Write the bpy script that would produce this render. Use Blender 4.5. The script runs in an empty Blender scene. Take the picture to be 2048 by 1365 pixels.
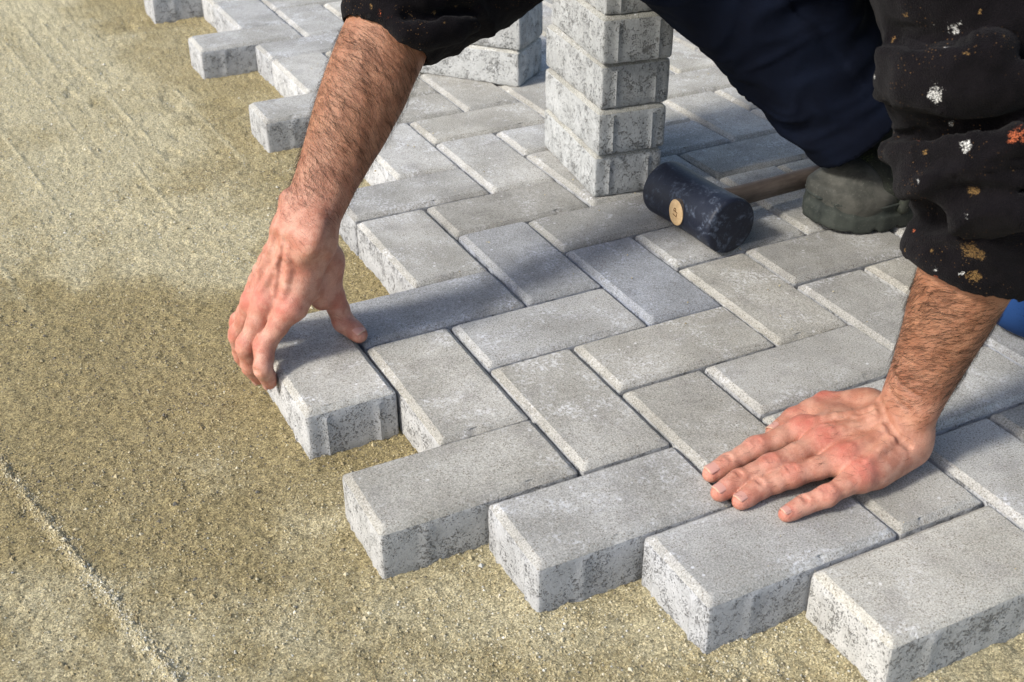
import bpy, bmesh, math, random
import numpy as np
from mathutils import Matrix, Vector, Euler

scene = bpy.context.scene
COL = scene.collection

# ------------------------------------------------------------------ camera
cam_d = bpy.data.cameras.new("camera")
cam = bpy.data.objects.new("camera", cam_d)
COL.objects.link(cam)
R_RIGHT = Vector((0.89304873, -0.44992059, -0.00595208))
R_DOWN = Vector((-0.23722642, -0.45954879, -0.85588465))
R_FWD = Vector((0.38234486, 0.76575869, -0.51713251))
CAM_LOC = Vector((-0.25100393, -0.86103672, 0.67162829))
m = Matrix.Identity(4)
for i in range(3):
    m[i][0], m[i][1], m[i][2], m[i][3] = R_RIGHT[i], -R_DOWN[i], -R_FWD[i], CAM_LOC[i]
cam.matrix_world = m
cam_d.sensor_width = 36.0
cam_d.lens = 42.245
cam_d.clip_start = 0.02
cam_d.clip_end = 500
cam_d.dof.use_dof = True
cam_d.dof.focus_distance = 1.28
cam_d.dof.aperture_fstop = 14
scene.camera = cam

# ------------------------------------------------------------------ sky and sun
SUN_EL = math.radians(40)
SUN_DIR = Vector((-math.cos(SUN_EL), -0.07 * math.cos(SUN_EL), math.sin(SUN_EL))).normalized()  # towards the sun
world = bpy.data.worlds.new("World")
scene.world = world
world.use_nodes = True
wn = world.node_tree
wn.nodes.clear()
w_out = wn.nodes.new("ShaderNodeOutputWorld")
w_bg = wn.nodes.new("ShaderNodeBackground")
w_sky = wn.nodes.new("ShaderNodeTexSky")
w_sky.sky_type = 'NISHITA'
w_sky.sun_disc = False
w_sky.sun_elevation = SUN_EL
w_sky.sun_rotation = math.atan2(SUN_DIR.x, SUN_DIR.y)
w_sky.dust_density = 2.5
w_bg.inputs[1].default_value = 0.15
wn.links.new(w_sky.outputs[0], w_bg.inputs[0])
wn.links.new(w_bg.outputs[0], w_out.inputs[0])
sun_d = bpy.data.lights.new("sun", 'SUN')
sun_d.energy = 2.85
sun_d.angle = math.radians(9.0)
sun_d.color = (1.0, 0.965, 0.90)
sun = bpy.data.objects.new("sun", sun_d)
COL.objects.link(sun)
sun.location = (-3, -0.3, 3)
sun.rotation_euler = (-SUN_DIR).to_track_quat('-Z', 'Y').to_euler()
scene.view_settings.view_transform = 'Standard'
scene.view_settings.look = 'None'
scene.view_settings.exposure = 0.53
scene.view_settings.gamma = 1
scene.view_settings.use_curve_mapping = False

RNG = np.random.default_rng(11)
random.seed(7)

# ------------------------------------------------------------------ helpers
def tag(o, label=None, cat=None, group=None, kind=None):
    if label: o["label"] = label
    if cat: o["category"] = cat
    if group: o["group"] = group
    if kind: o["kind"] = kind
    return o

def link(name, data, mat=None, parent=None, loc=None):
    o = bpy.data.objects.new(name, data)
    COL.objects.link(o)
    if mat and data is not None:
        data.materials.append(mat)
    if parent: o.parent = parent
    if loc is not None: o.location = loc
    return o

def empty(name, loc=(0, 0, 0), rz=0.0):
    o = bpy.data.objects.new(name, None)
    o.empty_display_size = 0.05
    COL.objects.link(o)
    o.location = loc
    o.rotation_euler = (0, 0, rz)
    return o

def np_mesh(name, V, Q, smooth=True):
    """mesh from numpy verts and quads (or tris)"""
    me = bpy.data.meshes.new(name)
    V = np.ascontiguousarray(V, np.float32); Q = np.ascontiguousarray(Q, np.int32)
    n = Q.shape[1]
    me.vertices.add(len(V)); me.vertices.foreach_set("co", V.ravel())
    me.loops.add(Q.size); me.loops.foreach_set("vertex_index", Q.ravel())
    me.polygons.add(len(Q))
    me.polygons.foreach_set("loop_start", np.arange(0, Q.size, n, dtype=np.int32))
    me.polygons.foreach_set("loop_total", np.full(len(Q), n, np.int32))
    me.polygons.foreach_set("use_smooth", np.full(len(Q), smooth, bool))
    me.update(calc_edges=True)
    me.validate()
    return me

def fattr(me, name, vals):
    a = me.attributes.new(name, 'FLOAT', 'POINT')
    a.data.foreach_set("value", np.ascontiguousarray(vals, np.float32))

def vhash(ix, iy, iz, seed):
    h = (ix * 374761393 + iy * 668265263 + iz * 2147483647 + seed * 974634777) & 0xFFFFFFFF
    h = ((h ^ (h >> 13)) * 1274126177) & 0xFFFFFFFF
    h = h ^ (h >> 16)
    return (h & 0xFFFF).astype(np.float32) / 65535.0

def vnoise(P, scale, seed=0):
    """value noise in [0,1] at points P (n,3)"""
    p = np.asarray(P, np.float64) * scale
    i = np.floor(p).astype(np.int64); f = (p - i).astype(np.float32)
    f = f * f * (3 - 2 * f)
    out = 0
    for dx in (0, 1):
        wx = f[:, 0] if dx else 1 - f[:, 0]
        for dy in (0, 1):
            wy = f[:, 1] if dy else 1 - f[:, 1]
            for dz in (0, 1):
                wz = f[:, 2] if dz else 1 - f[:, 2]
                out = out + wx * wy * wz * vhash(i[:, 0] + dx, i[:, 1] + dy, i[:, 2] + dz, seed)
    return out

def fbm(P, scale, octv=4, seed=0, gain=0.5):
    s, a, t = 0, 1.0, 0
    for k in range(octv):
        s = s + a * vnoise(P, scale * 2 ** k, seed + k * 17); t += a; a *= gain
    return s / t

# node-material shorthand
class NT:
    def __init__(self, name):
        self.m = bpy.data.materials.new(name); self.m.use_nodes = True
        self.t = self.m.node_tree; self.t.nodes.clear()
        self.out = self.t.nodes.new("ShaderNodeOutputMaterial")
        self.b = self.t.nodes.new("ShaderNodeBsdfPrincipled")
        self.t.links.new(self.b.outputs[0], self.out.inputs[0])
        self.b.inputs['Specular IOR Level'].default_value = 0.3
    def n(self, typ, **kw):
        nd = self.t.nodes.new(typ)
        for k, v in kw.items(): setattr(nd, k, v)
        return nd
    def put(self, sock, v):
        if hasattr(v, 'is_output'): self.t.links.new(v, sock)
        else: sock.default_value = v
    def coord(self, rnd=True, which='Object'):
        tc = self.n("ShaderNodeTexCoord").outputs[which]
        if not rnd: return tc
        oi = self.n("ShaderNodeObjectInfo")
        sc = self.n("ShaderNodeMath", operation='MULTIPLY'); self.put(sc.inputs[0], oi.outputs['Random']); sc.inputs[1].default_value = 41.0
        a = self.n("ShaderNodeVectorMath", operation='ADD'); self.put(a.inputs[0], tc); self.put(a.inputs[1], sc.outputs[0])
        return a.outputs[0]
    def noise(self, vec, scale, detail=3, rough=0.55, dist=0.0):
        nd = self.n("ShaderNodeTexNoise"); self.put(nd.inputs['Vector'], vec)
        nd.inputs['Scale'].default_value = scale; nd.inputs['Detail'].default_value = detail
        nd.inputs['Roughness'].default_value = rough; nd.inputs['Distortion'].default_value = dist
        return nd.outputs['Fac']
    def voro(self, vec, scale, feature='F1', out='Distance', rnd=1.0):
        nd = self.n("ShaderNodeTexVoronoi", feature=feature); self.put(nd.inputs['Vector'], vec)
        nd.inputs['Scale'].default_value = scale; nd.inputs['Randomness'].default_value = rnd
        return nd.outputs[out]
    def ramp(self, v, *stops, interp='LINEAR'):
        nd = self.n("ShaderNodeValToRGB"); self.put(nd.inputs[0], v); cr = nd.color_ramp; cr.interpolation = interp
        while len(cr.elements) < len(stops): cr.elements.new(0.5)
        for e, (p, c) in zip(cr.elements, stops):
            e.position = p; e.color = (c, c, c, 1) if not hasattr(c, '__len__') else (*c, 1)
        return nd.outputs[0]
    def step(self, v, lo, hi):
        nd = self.n("ShaderNodeMapRange"); self.put(nd.inputs[0], v)
        nd.interpolation_type = 'SMOOTHSTEP'
        nd.inputs[1].default_value = lo; nd.inputs[2].default_value = hi
        return nd.outputs[0]
    def math(self, op, a, b=0.0):
        nd = self.n("ShaderNodeMath", operation=op); self.put(nd.inputs[0], a); self.put(nd.inputs[1], b)
        return nd.outputs[0]
    def mix(self, f, a, b, mode='MIX'):
        nd = self.n("ShaderNodeMix", data_type='RGBA', blend_type=mode)
        self.put(nd.inputs[0], f)
        for s, v in ((nd.inputs[6], a), (nd.inputs[7], b)):
            if isinstance(v, (tuple, list)) and len(v) == 3: v = (*v, 1)
            self.put(s, v)
        return nd.outputs[2]
    def bump(self, h, strength=0.5, dist=0.001, prev=None):
        nd = self.n("ShaderNodeBump"); self.put(nd.inputs['Height'], h)
        nd.inputs['Strength'].default_value = strength; nd.inputs['Distance'].default_value = dist
        if prev is not None: self.put(nd.inputs['Normal'], prev)
        return nd.outputs[0]
    def attr(self, name):
        nd = self.n("ShaderNodeAttribute"); nd.attribute_name = name
        return nd
    def scalev(self, vec, s):
        nd = self.n("ShaderNodeVectorMath", operation='MULTIPLY'); self.put(nd.inputs[0], vec); nd.inputs[1].default_value = s
        return nd.outputs[0]
    def fin(self, col, rough, normal=None):
        self.put(self.b.inputs['Base Color'], (*col, 1) if isinstance(col, tuple) and len(col) == 3 else col)
        self.put(self.b.inputs['Roughness'], rough)
        if normal is not None: self.put(self.b.inputs['Normal'], normal)
        return self.m

# ------------------------------------------------------------------ materials
def mat_paver_top():
    k = NT("concrete_top"); v = k.coord()
    oi = k.n("ShaderNodeObjectInfo")
    fine = k.noise(v, 640, 4, 0.8)
    mid = k.noise(v, 60, 4, 0.6)
    big = k.noise(v, 13, 3, 0.5)
    base = k.mix(k.step(big, 0.32, 0.68), (0.276, 0.269, 0.243), (0.366, 0.359, 0.332))
    base = k.mix(k.math('MULTIPLY', k.step(k.noise(v, 24, 4, 0.65), 0.47, 0.72), 0.5), base, (0.225, 0.218, 0.208))
    base = k.mix(0.9, base, k.ramp(fine, (0.32, 0.40), (0.5, 1.0), (0.68, 1.6)), 'MULTIPLY')
    # brownish and dark aggregate specks
    spk = k.step(k.voro(v, 400, 'F1'), 0.36, 0.20)
    spm = k.math('MULTIPLY', spk, k.step(k.noise(v, 120, 3, 0.7), 0.42, 0.56))
    base = k.mix(k.math('MULTIPLY', spm, 0.75), base, (0.115, 0.092, 0.066))
    lt = k.math('MULTIPLY', k.step(k.voro(v, 460, 'F1'), 0.26, 0.14), k.step(k.noise(v, 90, 3, 0.7), 0.46, 0.60))
    base = k.mix(k.math('MULTIPLY', lt, 0.6), base, (0.55, 0.54, 0.52))
    # lime bloom
    bl = k.math('MULTIPLY', k.step(k.noise(v, 17, 5, 0.68, 0.6), 0.49, 0.66), k.step(k.noise(v, 260, 4, 0.8), 0.47, 0.62))
    base = k.mix(k.math('MULTIPLY', bl, 0.8), base, (0.60, 0.605, 0.615))
    dots = k.math('MULTIPLY', k.step(k.voro(v, 95, 'F1'), 0.20, 0.10), k.step(k.noise(v, 33, 2), 0.56, 0.66))
    base = k.mix(k.math('MULTIPLY', dots, 0.7), base, (0.66, 0.66, 0.67))
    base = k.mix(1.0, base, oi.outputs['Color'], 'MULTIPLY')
    n1 = k.bump(fine, 0.5, 0.0010)
    n2 = k.bump(mid, 0.35, 0.0025, n1)
    return k.fin(base, 0.9, n2)

def mat_paver_side():
    k = NT("concrete_side"); v = k.coord()
    oi = k.n("ShaderNodeObjectInfo")
    fine = k.noise(v, 420, 3, 0.7)
    dens = k.noise(v, 34, 4, 0.65)
    n_a = k.math('MULTIPLY', k.math('SUBTRACT', k.noise(v, 560, 4, 0.78, 0.3), 0.5), 1.45)
    n_b = k.math('MULTIPLY', k.math('SUBTRACT', k.noise(v, 170, 3, 0.7), 0.5), 0.60)
    n_c = k.math('MULTIPLY', k.math('SUBTRACT', k.noise(v, 46, 3, 0.6), 0.5), 0.55)
    sm_ = k.math('ADD', n_a, k.math('ADD', n_b, n_c))
    pits = k.step(sm_, -0.09, -0.20)
    base = k.mix(k.step(dens, 0.3, 0.7), (0.345, 0.35, 0.352), (0.43, 0.436, 0.442))
    base = k.mix(0.6, base, k.ramp(fine, (0.25, 0.62), (0.5, 1.0), (0.75, 1.3)), 'MULTIPLY')
    base = k.mix(k.math('MULTIPLY', pits, 0.70), base, (0.115, 0.11, 0.10))
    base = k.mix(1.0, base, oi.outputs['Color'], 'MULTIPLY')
    n1 = k.bump(k.math('SUBTRACT', 1.0, pits), 0.9, 0.0022)
    n2 = k.bump(fine, 0.4, 0.001, n1)
    return k.fin(base, 0.92, n2)

def mat_sand():
    k = NT("sand"); v = k.coord(False)
    dry = k.attr("dry").outputs['Fac']
    g1 = k.noise(v, 720, 4, 0.8)
    g2 = k.noise(v, 260, 3, 0.6)
    cell = k.n("ShaderNodeTexVoronoi"); k.put(cell.inputs['Vector'], v); cell.inputs['Scale'].default_value = 620
    br = k.noise(v, 26, 4, 0.6)
    wet = k.mix(br, (0.305, 0.243, 0.113), (0.415, 0.342, 0.178))
    dr = k.mix(br, (0.475, 0.415, 0.248), (0.625, 0.555, 0.362))
    f = k.step(k.math('ADD', dry, k.math('MULTIPLY', k.math('SUBTRACT', g2, 0.5), 0.9)), 0.1, 1.0)
    base = k.mix(f, wet, dr)
    base = k.mix(0.8, base, k.ramp(g1, (0.33, 0.30), (0.5, 0.95), (0.66, 1.85)), 'MULTIPLY')
    base = k.mix(0.7, base, k.ramp(k.n_sep(cell.outputs['Color']), (0.0, 0.35), (0.5, 1.0), (1.0, 1.6)), 'MULTIPLY')
    n1 = k.bump(g2, 0.7, 0.004)
    n2 = k.bump(g1, 1.0, 0.0028, n1)
    return k.fin(base, 0.95, n2)

def _sep(self, col):
    nd = self.n("ShaderNodeSeparateColor"); self.put(nd.inputs[0], col)
    return nd.outputs[0]
NT.n_sep = _sep

def mat_grain():
    k = NT("sand_grain")
    a = k.attr("tone").outputs['Fac']
    col = k.ramp(a, (0.0, (0.13, 0.12, 0.10)), (0.2, (0.24, 0.19, 0.10)), (0.45, (0.40, 0.34, 0.20)), (0.75, (0.50, 0.46, 0.34)), (0.93, (0.36, 0.37, 0.36)), (1.0, (0.68, 0.65, 0.56)))
    return k.fin(col, 0.9)

def mat_skin():
    k = NT("skin"); v = k.coord(False)
    red = k.attr("red").outputs['Fac']; tan = k.attr("tan").outputs['Fac']
    mot = k.noise(v, 70, 4, 0.6); fine = k.noise(v, 900, 3, 0.6); mid = k.noise(v, 260, 3, 0.6)
    hand = k.mix(k.step(mot, 0.38, 0.64), (0.40, 0.180, 0.120), (0.52, 0.290, 0.210))
    hand = k.mix(k.math('MULTIPLY', k.step(k.noise(v, 190, 4, 0.7), 0.5, 0.68), 0.2), hand, (0.36, 0.15, 0.10))
    arm = k.mix(k.step(mot, 0.35, 0.68), (0.265, 0.113, 0.058), (0.36, 0.172, 0.095))
    base = k.mix(tan, hand, arm)
    rf = k.math('MULTIPLY', red, k.math('ADD', 0.15, k.math('MULTIPLY', k.noise(v, 150, 4, 0.65), 1.45)))
    base = k.mix(rf, base, (0.47, 0.105, 0.078))
    base = k.mix(0.35, base, k.ramp(fine, (0.33, 0.6), (0.5, 1.0), (0.67, 1.25)), 'MULTIPLY')
    fur = k.noise(k.scalev(v, (1, 1, 1)), 330, 2, 0.5, 1.5)
    lines = k.step(k.voro(v, 430, 'DISTANCE_TO_EDGE'), 0.0, 0.16)
    n1 = k.bump(mid, 0.25, 0.0012)
    lines2 = k.step(k.voro(v, 950, 'DISTANCE_TO_EDGE'), 0.0, 0.2)
    n2 = k.bump(lines2, 0.3, 0.0004, k.bump(lines, 0.3, 0.0006, n1))
    k.b.inputs['Subsurface Weight'].default_value = 0.22
    k.b.inputs['Subsurface Radius'].default_value = (1.0, 0.35, 0.18)
    k.b.inputs['Subsurface Scale'].default_value = 0.004
    k.b.inputs['Specular IOR Level'].default_value = 0.42
    return k.fin(base, k.math('ADD', 0.42, k.math('MULTIPLY', mid, 0.16)), n2)

def mat_simple(name, col, rough=0.6, spec=0.3):
    k = NT(name); k.b.inputs['Specular IOR Level'].default_value = spec
    return k.fin(col, rough)

def mat_fleece():
    k = NT("black_fleece"); v = k.coord(False)
    pil = k.voro(v, 900, 'F1'); big = k.noise(v, 60, 3, 0.6); n9 = k.noise(v, 1300, 2, 0.6)
    base = k.mix(k.step(big, 0.3, 0.7), (0.0028, 0.0023, 0.0031), (0.0056, 0.0046, 0.0058))
    for nm, col in (("paint_white", (0.62, 0.62, 0.60)), ("paint_orange", (0.40, 0.105, 0.045)), ("paint_ochre", (0.20, 0.12, 0.045))):
        a = k.attr(nm).outputs['Fac']
        brk = k.noise(v, 520, 4, 0.75); brk2 = k.noise(v, 140, 3, 0.6)
        t = k.math('ADD', a, k.math('ADD', k.math('MULTIPLY', k.math('SUBTRACT', brk, 0.5), 1.7), k.math('MULTIPLY', k.math('SUBTRACT', brk2, 0.5), 1.5)))
        fac = k.math('MULTIPLY', k.math('MULTIPLY', k.step(t, 0.5, 0.68), k.step(a, 0.02, 0.2)), k.math('SUBTRACT', 1.0, k.math('MULTIPLY', k.step(pil, 0.35, 0.6), 0.75)))
        base = k.mix(fac, base, col)
    # scattered pin-prick flecks
    fl = k.math('MULTIPLY', k.step(k.voro(v, 300, 'F1'), 0.20, 0.08), k.step(k.noise(v, 26, 3), 0.50, 0.62))
    base = k.mix(k.math('MULTIPLY', fl, 0.6), base, (0.22, 0.12, 0.05))
    n1 = k.bump(pil, 0.7, 0.0010)
    n2 = k.bump(n9, 0.5, 0.0007, n1)
    k.b.inputs['Specular IOR Level'].default_value = 0.08
    k.b.inputs['Sheen Weight'].default_value = 0.03
    k.b.inputs['Sheen Roughness'].default_value = 0.5
    return k.fin(base, 0.95, n2)

def mat_denim():
    k = NT("navy_cotton"); v = k.coord(False)
    big = k.noise(v, 18, 4, 0.6); wv = k.noise(k.scalev(v, (1, 1, 2.2)), 900, 2, 0.6)
    base = k.mix(k.step(big, 0.3, 0.7), (0.0016, 0.0030, 0.0088), (0.0030, 0.0056, 0.0150))
    base = k.mix(0.4, base, k.ramp(wv, (0.3, 0.6), (0.5, 1.0), (0.7, 1.4)), 'MULTIPLY')
    for nm, col in (("paint_ochre", (0.24, 0.16, 0.06)), ("knee_blue", (0.018, 0.055, 0.17))):
        a = k.attr(nm).outputs['Fac']
        t = k.math('ADD', a, k.math('MULTIPLY', k.math('SUBTRACT', k.noise(v, 420, 4, 0.7), 0.5), 1.4))
        base = k.mix(k.math('MULTIPLY', k.step(t, 0.5, 0.75), k.step(a, 0.02, 0.2)), base, col)
    n = k.bump(wv, 0.4, 0.0008)
    k.b.inputs['Specular IOR Level'].default_value = 0.12
    return k.fin(base, 0.9, n)

def mat_rubber():
    k = NT("black_rubber"); v = k.coord(False)
    sc = k.noise(k.scalev(v, (1, 1.0, 1)), 46, 5, 0.7, 1.2); sc2 = k.noise(v, 160, 4, 0.7, 0.5)
    dust = k.math('MULTIPLY', k.step(sc, 0.47, 0.66), k.step(sc2, 0.38, 0.64))
    base = k.mix(dust, (0.010, 0.013, 0.024), (0.085, 0.105, 0.145))
    n = k.bump(sc2, 0.4, 0.0012)
    return k.fin(base, k.math('ADD', 0.5, k.math('MULTIPLY', dust, 0.3)), n)

def mat_wood(name, c1, c2, axis):
    k = NT(name); v = k.coord(False)
    g = k.noise(k.scalev(v, axis), 190, 4, 0.6, 0.4); f = k.noise(k.scalev(v, axis), 700, 2, 0.6); b = k.noise(v, 22, 3, 0.6)
    base = k.mix(k.step(g, 0.3, 0.7), c1, c2)
    base = k.mix(k.math('MULTIPLY', k.step(b, 0.4, 0.7), 0.45), base, tuple(0.5 * x for x in c1))
    return k.fin(base, 0.7, k.bump(f, 0.3, 0.0006))

def mat_shoe(name, c1, c2, green=True):
    k = NT(name); v = k.coord(False)
    b = k.noise(v, 26, 4, 0.65); f = k.noise(v, 330, 4, 0.75)
    base = k.mix(k.step(b, 0.35, 0.65), c1, c2)
    if green:
        gm = k.math('MULTIPLY', k.step(k.noise(v, 34, 4, 0.6), 0.48, 0.6), k.step(f, 0.48, 0.66))
        base = k.mix(k.math('MULTIPLY', gm, 0.75), base, (0.085, 0.125, 0.03))
    d = k.math('MULTIPLY', k.step(f, 0.56, 0.7), 0.4)
    base = k.mix(d, base, (0.17, 0.165, 0.14))
    return k.fin(base, 0.75, k.bump(f, 0.4, 0.0011))

M_TOP, M_SIDE, M_SAND, M_GRAIN = mat_paver_top(), mat_paver_side(), mat_sand(), mat_grain()
M_SKIN, M_FLEECE, M_NAVY, M_RUBBER = mat_skin(), mat_fleece(), mat_denim(), mat_rubber()
M_NAIL = mat_simple("nail", (0.50, 0.265, 0.215), 0.30, 0.5)
M_NAILTIP = mat_simple("nail_edge", (0.50, 0.33, 0.23), 0.45, 0.4)
M_HAIR = mat_simple("arm_hair", (0.035, 0.019, 0.010), 0.5, 0.3)
M_WOOD_END = mat_wood("pale_end_grain", (0.55, 0.37, 0.19), (0.66, 0.47, 0.26), (1, 1, 1))
M_HANDLE = mat_wood("brown_ash_handle", (0.085, 0.066, 0.054), (0.15, 0.12, 0.098), (0.12, 1, 1))
M_INK = mat_simple("brown_ink", (0.16, 0.08, 0.03), 0.8)
M_SHOE = mat_shoe("grey_green_leather", (0.009, 0.011, 0.009), (0.026, 0.029, 0.022))
M_TOE = mat_shoe("grey_toe_cap", (0.040, 0.041, 0.035), (0.088, 0.086, 0.073), False)
M_SOLE = mat_shoe("dark_sole", (0.022, 0.027, 0.024), (0.046, 0.052, 0.044), False)
M_LINING = mat_simple("black_lining", (0.008, 0.012, 0.012), 0.95)

# ------------------------------------------------------------------ ground
SAND_Z = -0.0535
def spacing(lo, hi, fine_lo, fine_hi, step, grow):
    xs = list(np.arange(fine_lo, fine_hi, step))
    s, x = step, fine_hi
    while x < hi: xs.append(x); s = min(s * grow, 8); x += s
    xs.append(hi); s, x = step, fine_lo - step; left = []
    while x > lo: left.append(x); s = min(s * grow, 8); x -= s
    left.append(lo)
    return np.array(left[::-1] + xs)
gx = spacing(-60, 60, -0.36, 0.50, 0.0026, 1.13)
gy_f = spacing(-60, 60, -0.56, 0.75, 0.0026, 1.012)
gy = gy_f
GX, GY = np.meshgrid(gx, gy, indexing='ij')
P2 = np.c_[GX.ravel(), GY.ravel(), np.zeros(GX.size)]
near = (np.abs(P2[:, 0]) < 3) & (np.abs(P2[:, 1]) < 4)

def seg_dist(P, a, b):
    a, b = np.array(a), np.array(b); d = b - a; L2 = d @ d
    t = ((P[:, :2] - a) @ d) / L2; tc = np.clip(t, 0, 1)
    q = P[:, :2] - (a + tc[:, None] * d)
    n = np.array((-d[1], d[0])) / math.sqrt(L2)
    return np.linalg.norm(q, axis=1), (P[:, :2] - a) @ n, t

SCREED = (((-0.335, 0.47), (-0.165, -0.23), 0.0034, 0.0040),
                       ((-0.022, 1.96), (0.062, 0.82), 0.0024, 0.003), ((-0.10, 1.75), (-0.03, 0.80), 0.0026, 0.0026),
                       ((-0.19, 1.45), (-0.115, 0.72), 0.0020, 0.0026), ((-0.06, 1.95), (0.03, 0.55), 0.0022, 0.003),
                       ((0.14, 1.30), (0.16, 0.86), 0.002, 0.002), ((-0.26, 0.95), (-0.2, 0.5), 0.002, 0.003))
def sand_height(P):
    z = (fbm(P, 9, 3, 3) - 0.5) * 0.006 + (fbm(P, 60, 3, 5) - 0.5) * 0.004 + (vnoise(P, 190, 9) - 0.5) * 0.0026 + (vnoise(P, 330, 19) - 0.5) * 0.0018
    cl = np.clip((fbm(P, 34, 3, 31) - 0.56) * 5, 0, 1) * np.clip((fbm(P, 5, 2, 8) - 0.45) * 6, 0, 1)
    z -= cl * 0.0045
    # screed ridge in the near corner and faint straight drag lines further back
    wob0 = (fbm(P, 14, 2, 4) - 0.5)
    for a, b, h, w in SCREED:
        d, s, t = seg_dist(P, a, b)
        env = np.clip(fbm(P, 26, 2, 77) * 2.2 - 0.45, 0.15, 1.1)
        fade = np.clip(np.minimum(t, 1 - t) * 6, 0, 1)
        wob = wob0 * (0.012 if h > 0.005 else 0.003)
        rid = np.exp(-((s + wob) / w) ** 2) * h * env
        cut = np.exp(-((s + wob - 2.2 * w) / (1.4 * w)) ** 2) * h * 0.2
        z += (rid - (cut if h > 0.004 else 0)) * fade * (np.abs(s) < 0.05)
    return z

def dryness(P):
    e = (fbm(P, 7, 4, 21) - 0.5)
    e2 = (fbm(P, 22, 3, 22) - 0.5)
    x, y = P[:, 0], P[:, 1]
    def sm(v, a, b): 
        t = np.clip((v - a) / (b - a), 0, 1); return t * t * (3 - 2 * t)
    # pale dry zone behind the hand, olive damp band in front of it, pale crumbs near the laid edge
    st = fbm(P * np.array((1.0, 0.22, 1)), 16, 3, 71)
    d = sm(y + e * 0.22 + 0.25 * x, 0.46, 0.60) * (1 - 0.25 * sm(y + e * 0.5, 0.9, 1.4)) * (0.95 + 0.5 * (st - 0.5) * 2)
    far = sm(y + e * 0.4, 0.8, 1.3) * (0.45 + 0.6 * sm(fbm(P * np.array((1, 0.3, 1)), 9, 3, 61), 0.40, 0.62))
    d = np.maximum(d * (0.65 + 0.45 * sm(e + 0.5, 0.30, 0.50)), far * 0.85)
    step_edge = sm(x + 0.02 * np.sin(y * 30) + e * 0.14, 0.06, 0.16) * sm(y, 0.62, 0.8)
    d = d * (1 - 0.55 * step_edge)
    for a, b, h, w in SCREED[1:]:
        dd, s_, t_ = seg_dist(P, a, b)
        d = d + 0.4 * np.exp(-(s_ / 0.0045) ** 2) * np.clip(np.minimum(t_, 1 - t_) * 6, 0, 1) * (0.4 + 1.2 * fbm(P, 20, 2, 15))
    nearp = np.maximum(sm(x + e * 0.35 - 0.45 * y, 0.02, 0.20) * sm(-y + e * 0.2, -0.16, -0.02), sm(-y - 0.55 * x + e * 0.3, -0.10, 0.12) * 0.8)
    spot = np.exp(-(((x + 0.10) / 0.09) ** 2 + ((y - 0.13) / 0.07) ** 2)) * 0.55
    d = np.maximum(d, np.maximum(nearp, spot) * (0.35 + 0.75 * (e2 + 0.5)))
    dd, s_, t_ = seg_dist(P, (-0.335, 0.47), (-0.165, -0.23))
    d = d + 0.55 * np.exp(-((s_ + (fbm(P, 14, 2, 4) - 0.5) * 0.012 - 0.002) / 0.007) ** 2) * (np.abs(s_) < 0.05)
    return np.clip(d + e2 * 0.35, 0, 1)

Z = np.zeros(len(P2)); Z[near] = sand_height(P2[near])
dry = np.full(len(P2), 0.45); dry[near] = dryness(P2[near])
V = np.c_[P2[:, :2], SAND_Z + Z]
nx, ny = len(gx), len(gy)
idx = np.arange(nx * ny).reshape(nx, ny)
Q = np.stack([idx[:-1, :-1], idx[1:, :-1], idx[1:, 1:], idx[:-1, 1:]], -1).reshape(-1, 4)
me = np_mesh("ground", V, Q)
fattr(me, "dry", dry)
ground = link("ground", me, M_SAND)
tag(ground, "damp olive sand bed with pale dry patches and screed ridges", kind='structure')

# loose grains lying on the sand (uncountable)
def blob_verts(n):
    base = np.array([(1, 0, 0), (-1, 0, 0), (0, 1, 0), (0, -1, 0), (0, 0, 1), (0, 0, -0.6)], np.float32)
    return base
N = 170000
U1, U2 = RNG.random(N), RNG.random(N)
gxp = -0.36 + 0.72 * U1
gyp = -0.5 + 2.3 * U2 ** 1.8
nr = 5000
tr = RNG.random(nr)
gxp[:nr] = -0.335 + 0.17 * tr + RNG.normal(size=nr) * 0.006; gyp[:nr] = 0.47 - 0.70 * tr + RNG.normal(size=nr) * 0.006
GP = np.c_[gxp, gyp, np.zeros(N)]
keep = (fbm(GP, 12, 3, 91) * 0.8 + RNG.random(N) * 0.6) > 0.62
keep[:nr] = True
GP = GP[keep]; N = len(GP)
gs = 0.0005 + 0.0010 * RNG.random(N) ** 2.0 + 0.0016 * (RNG.random(N) > 0.993)
gz = SAND_Z + sand_height(GP) + gs * 0.15
nc = 420
cxy = np.c_[0.25 + 1.0 * RNG.random(nc), -0.4 + 1.6 * RNG.random(nc)]
GP = np.r_[GP, np.c_[cxy, np.zeros(nc)]]; N = len(GP)
cs = 0.0005 + 0.0011 * RNG.random(nc) ** 3
gs = np.r_[gs, cs]; gz = np.r_[gz, 0.0004 + cs * 0.5]
base = blob_verts(1)
ang = RNG.random(N) * 6.283
ca, sa = np.cos(ang), np.sin(ang)
B = base[None] * (gs[:, None, None] * (0.7 + 0.6 * RNG.random((N, 6, 1))))
X = B[..., 0] * ca[:, None] - B[..., 1] * sa[:, None]
Y = B[..., 0] * sa[:, None] + B[..., 1] * ca[:, None]
VV = np.stack([X + GP[:, :1], Y + GP[:, 1:2], B[..., 2] + gz[:, None]], -1).reshape(-1, 3)
T = np.array([(0, 2, 4), (2, 1, 4), (1, 3, 4), (3, 0, 4), (2, 0, 5), (1, 2, 5), (3, 1, 5), (0, 3, 5)])
TT = (T[None] + (np.arange(N) * 6)[:, None, None]).reshape(-1, 3)
me = np_mesh("sand_grains", VV, TT, smooth=False)
fattr(me, "tone", np.repeat(np.clip(0.31 + 0.20 * RNG.normal(size=N) + 0.40 * (dryness(GP) - 0.2), 0, 1), 6))
gr = link("sand_grains", me, M_GRAIN)
tag(gr, "loose pale and dark sand grains on the bed", kind='stuff')

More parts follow.
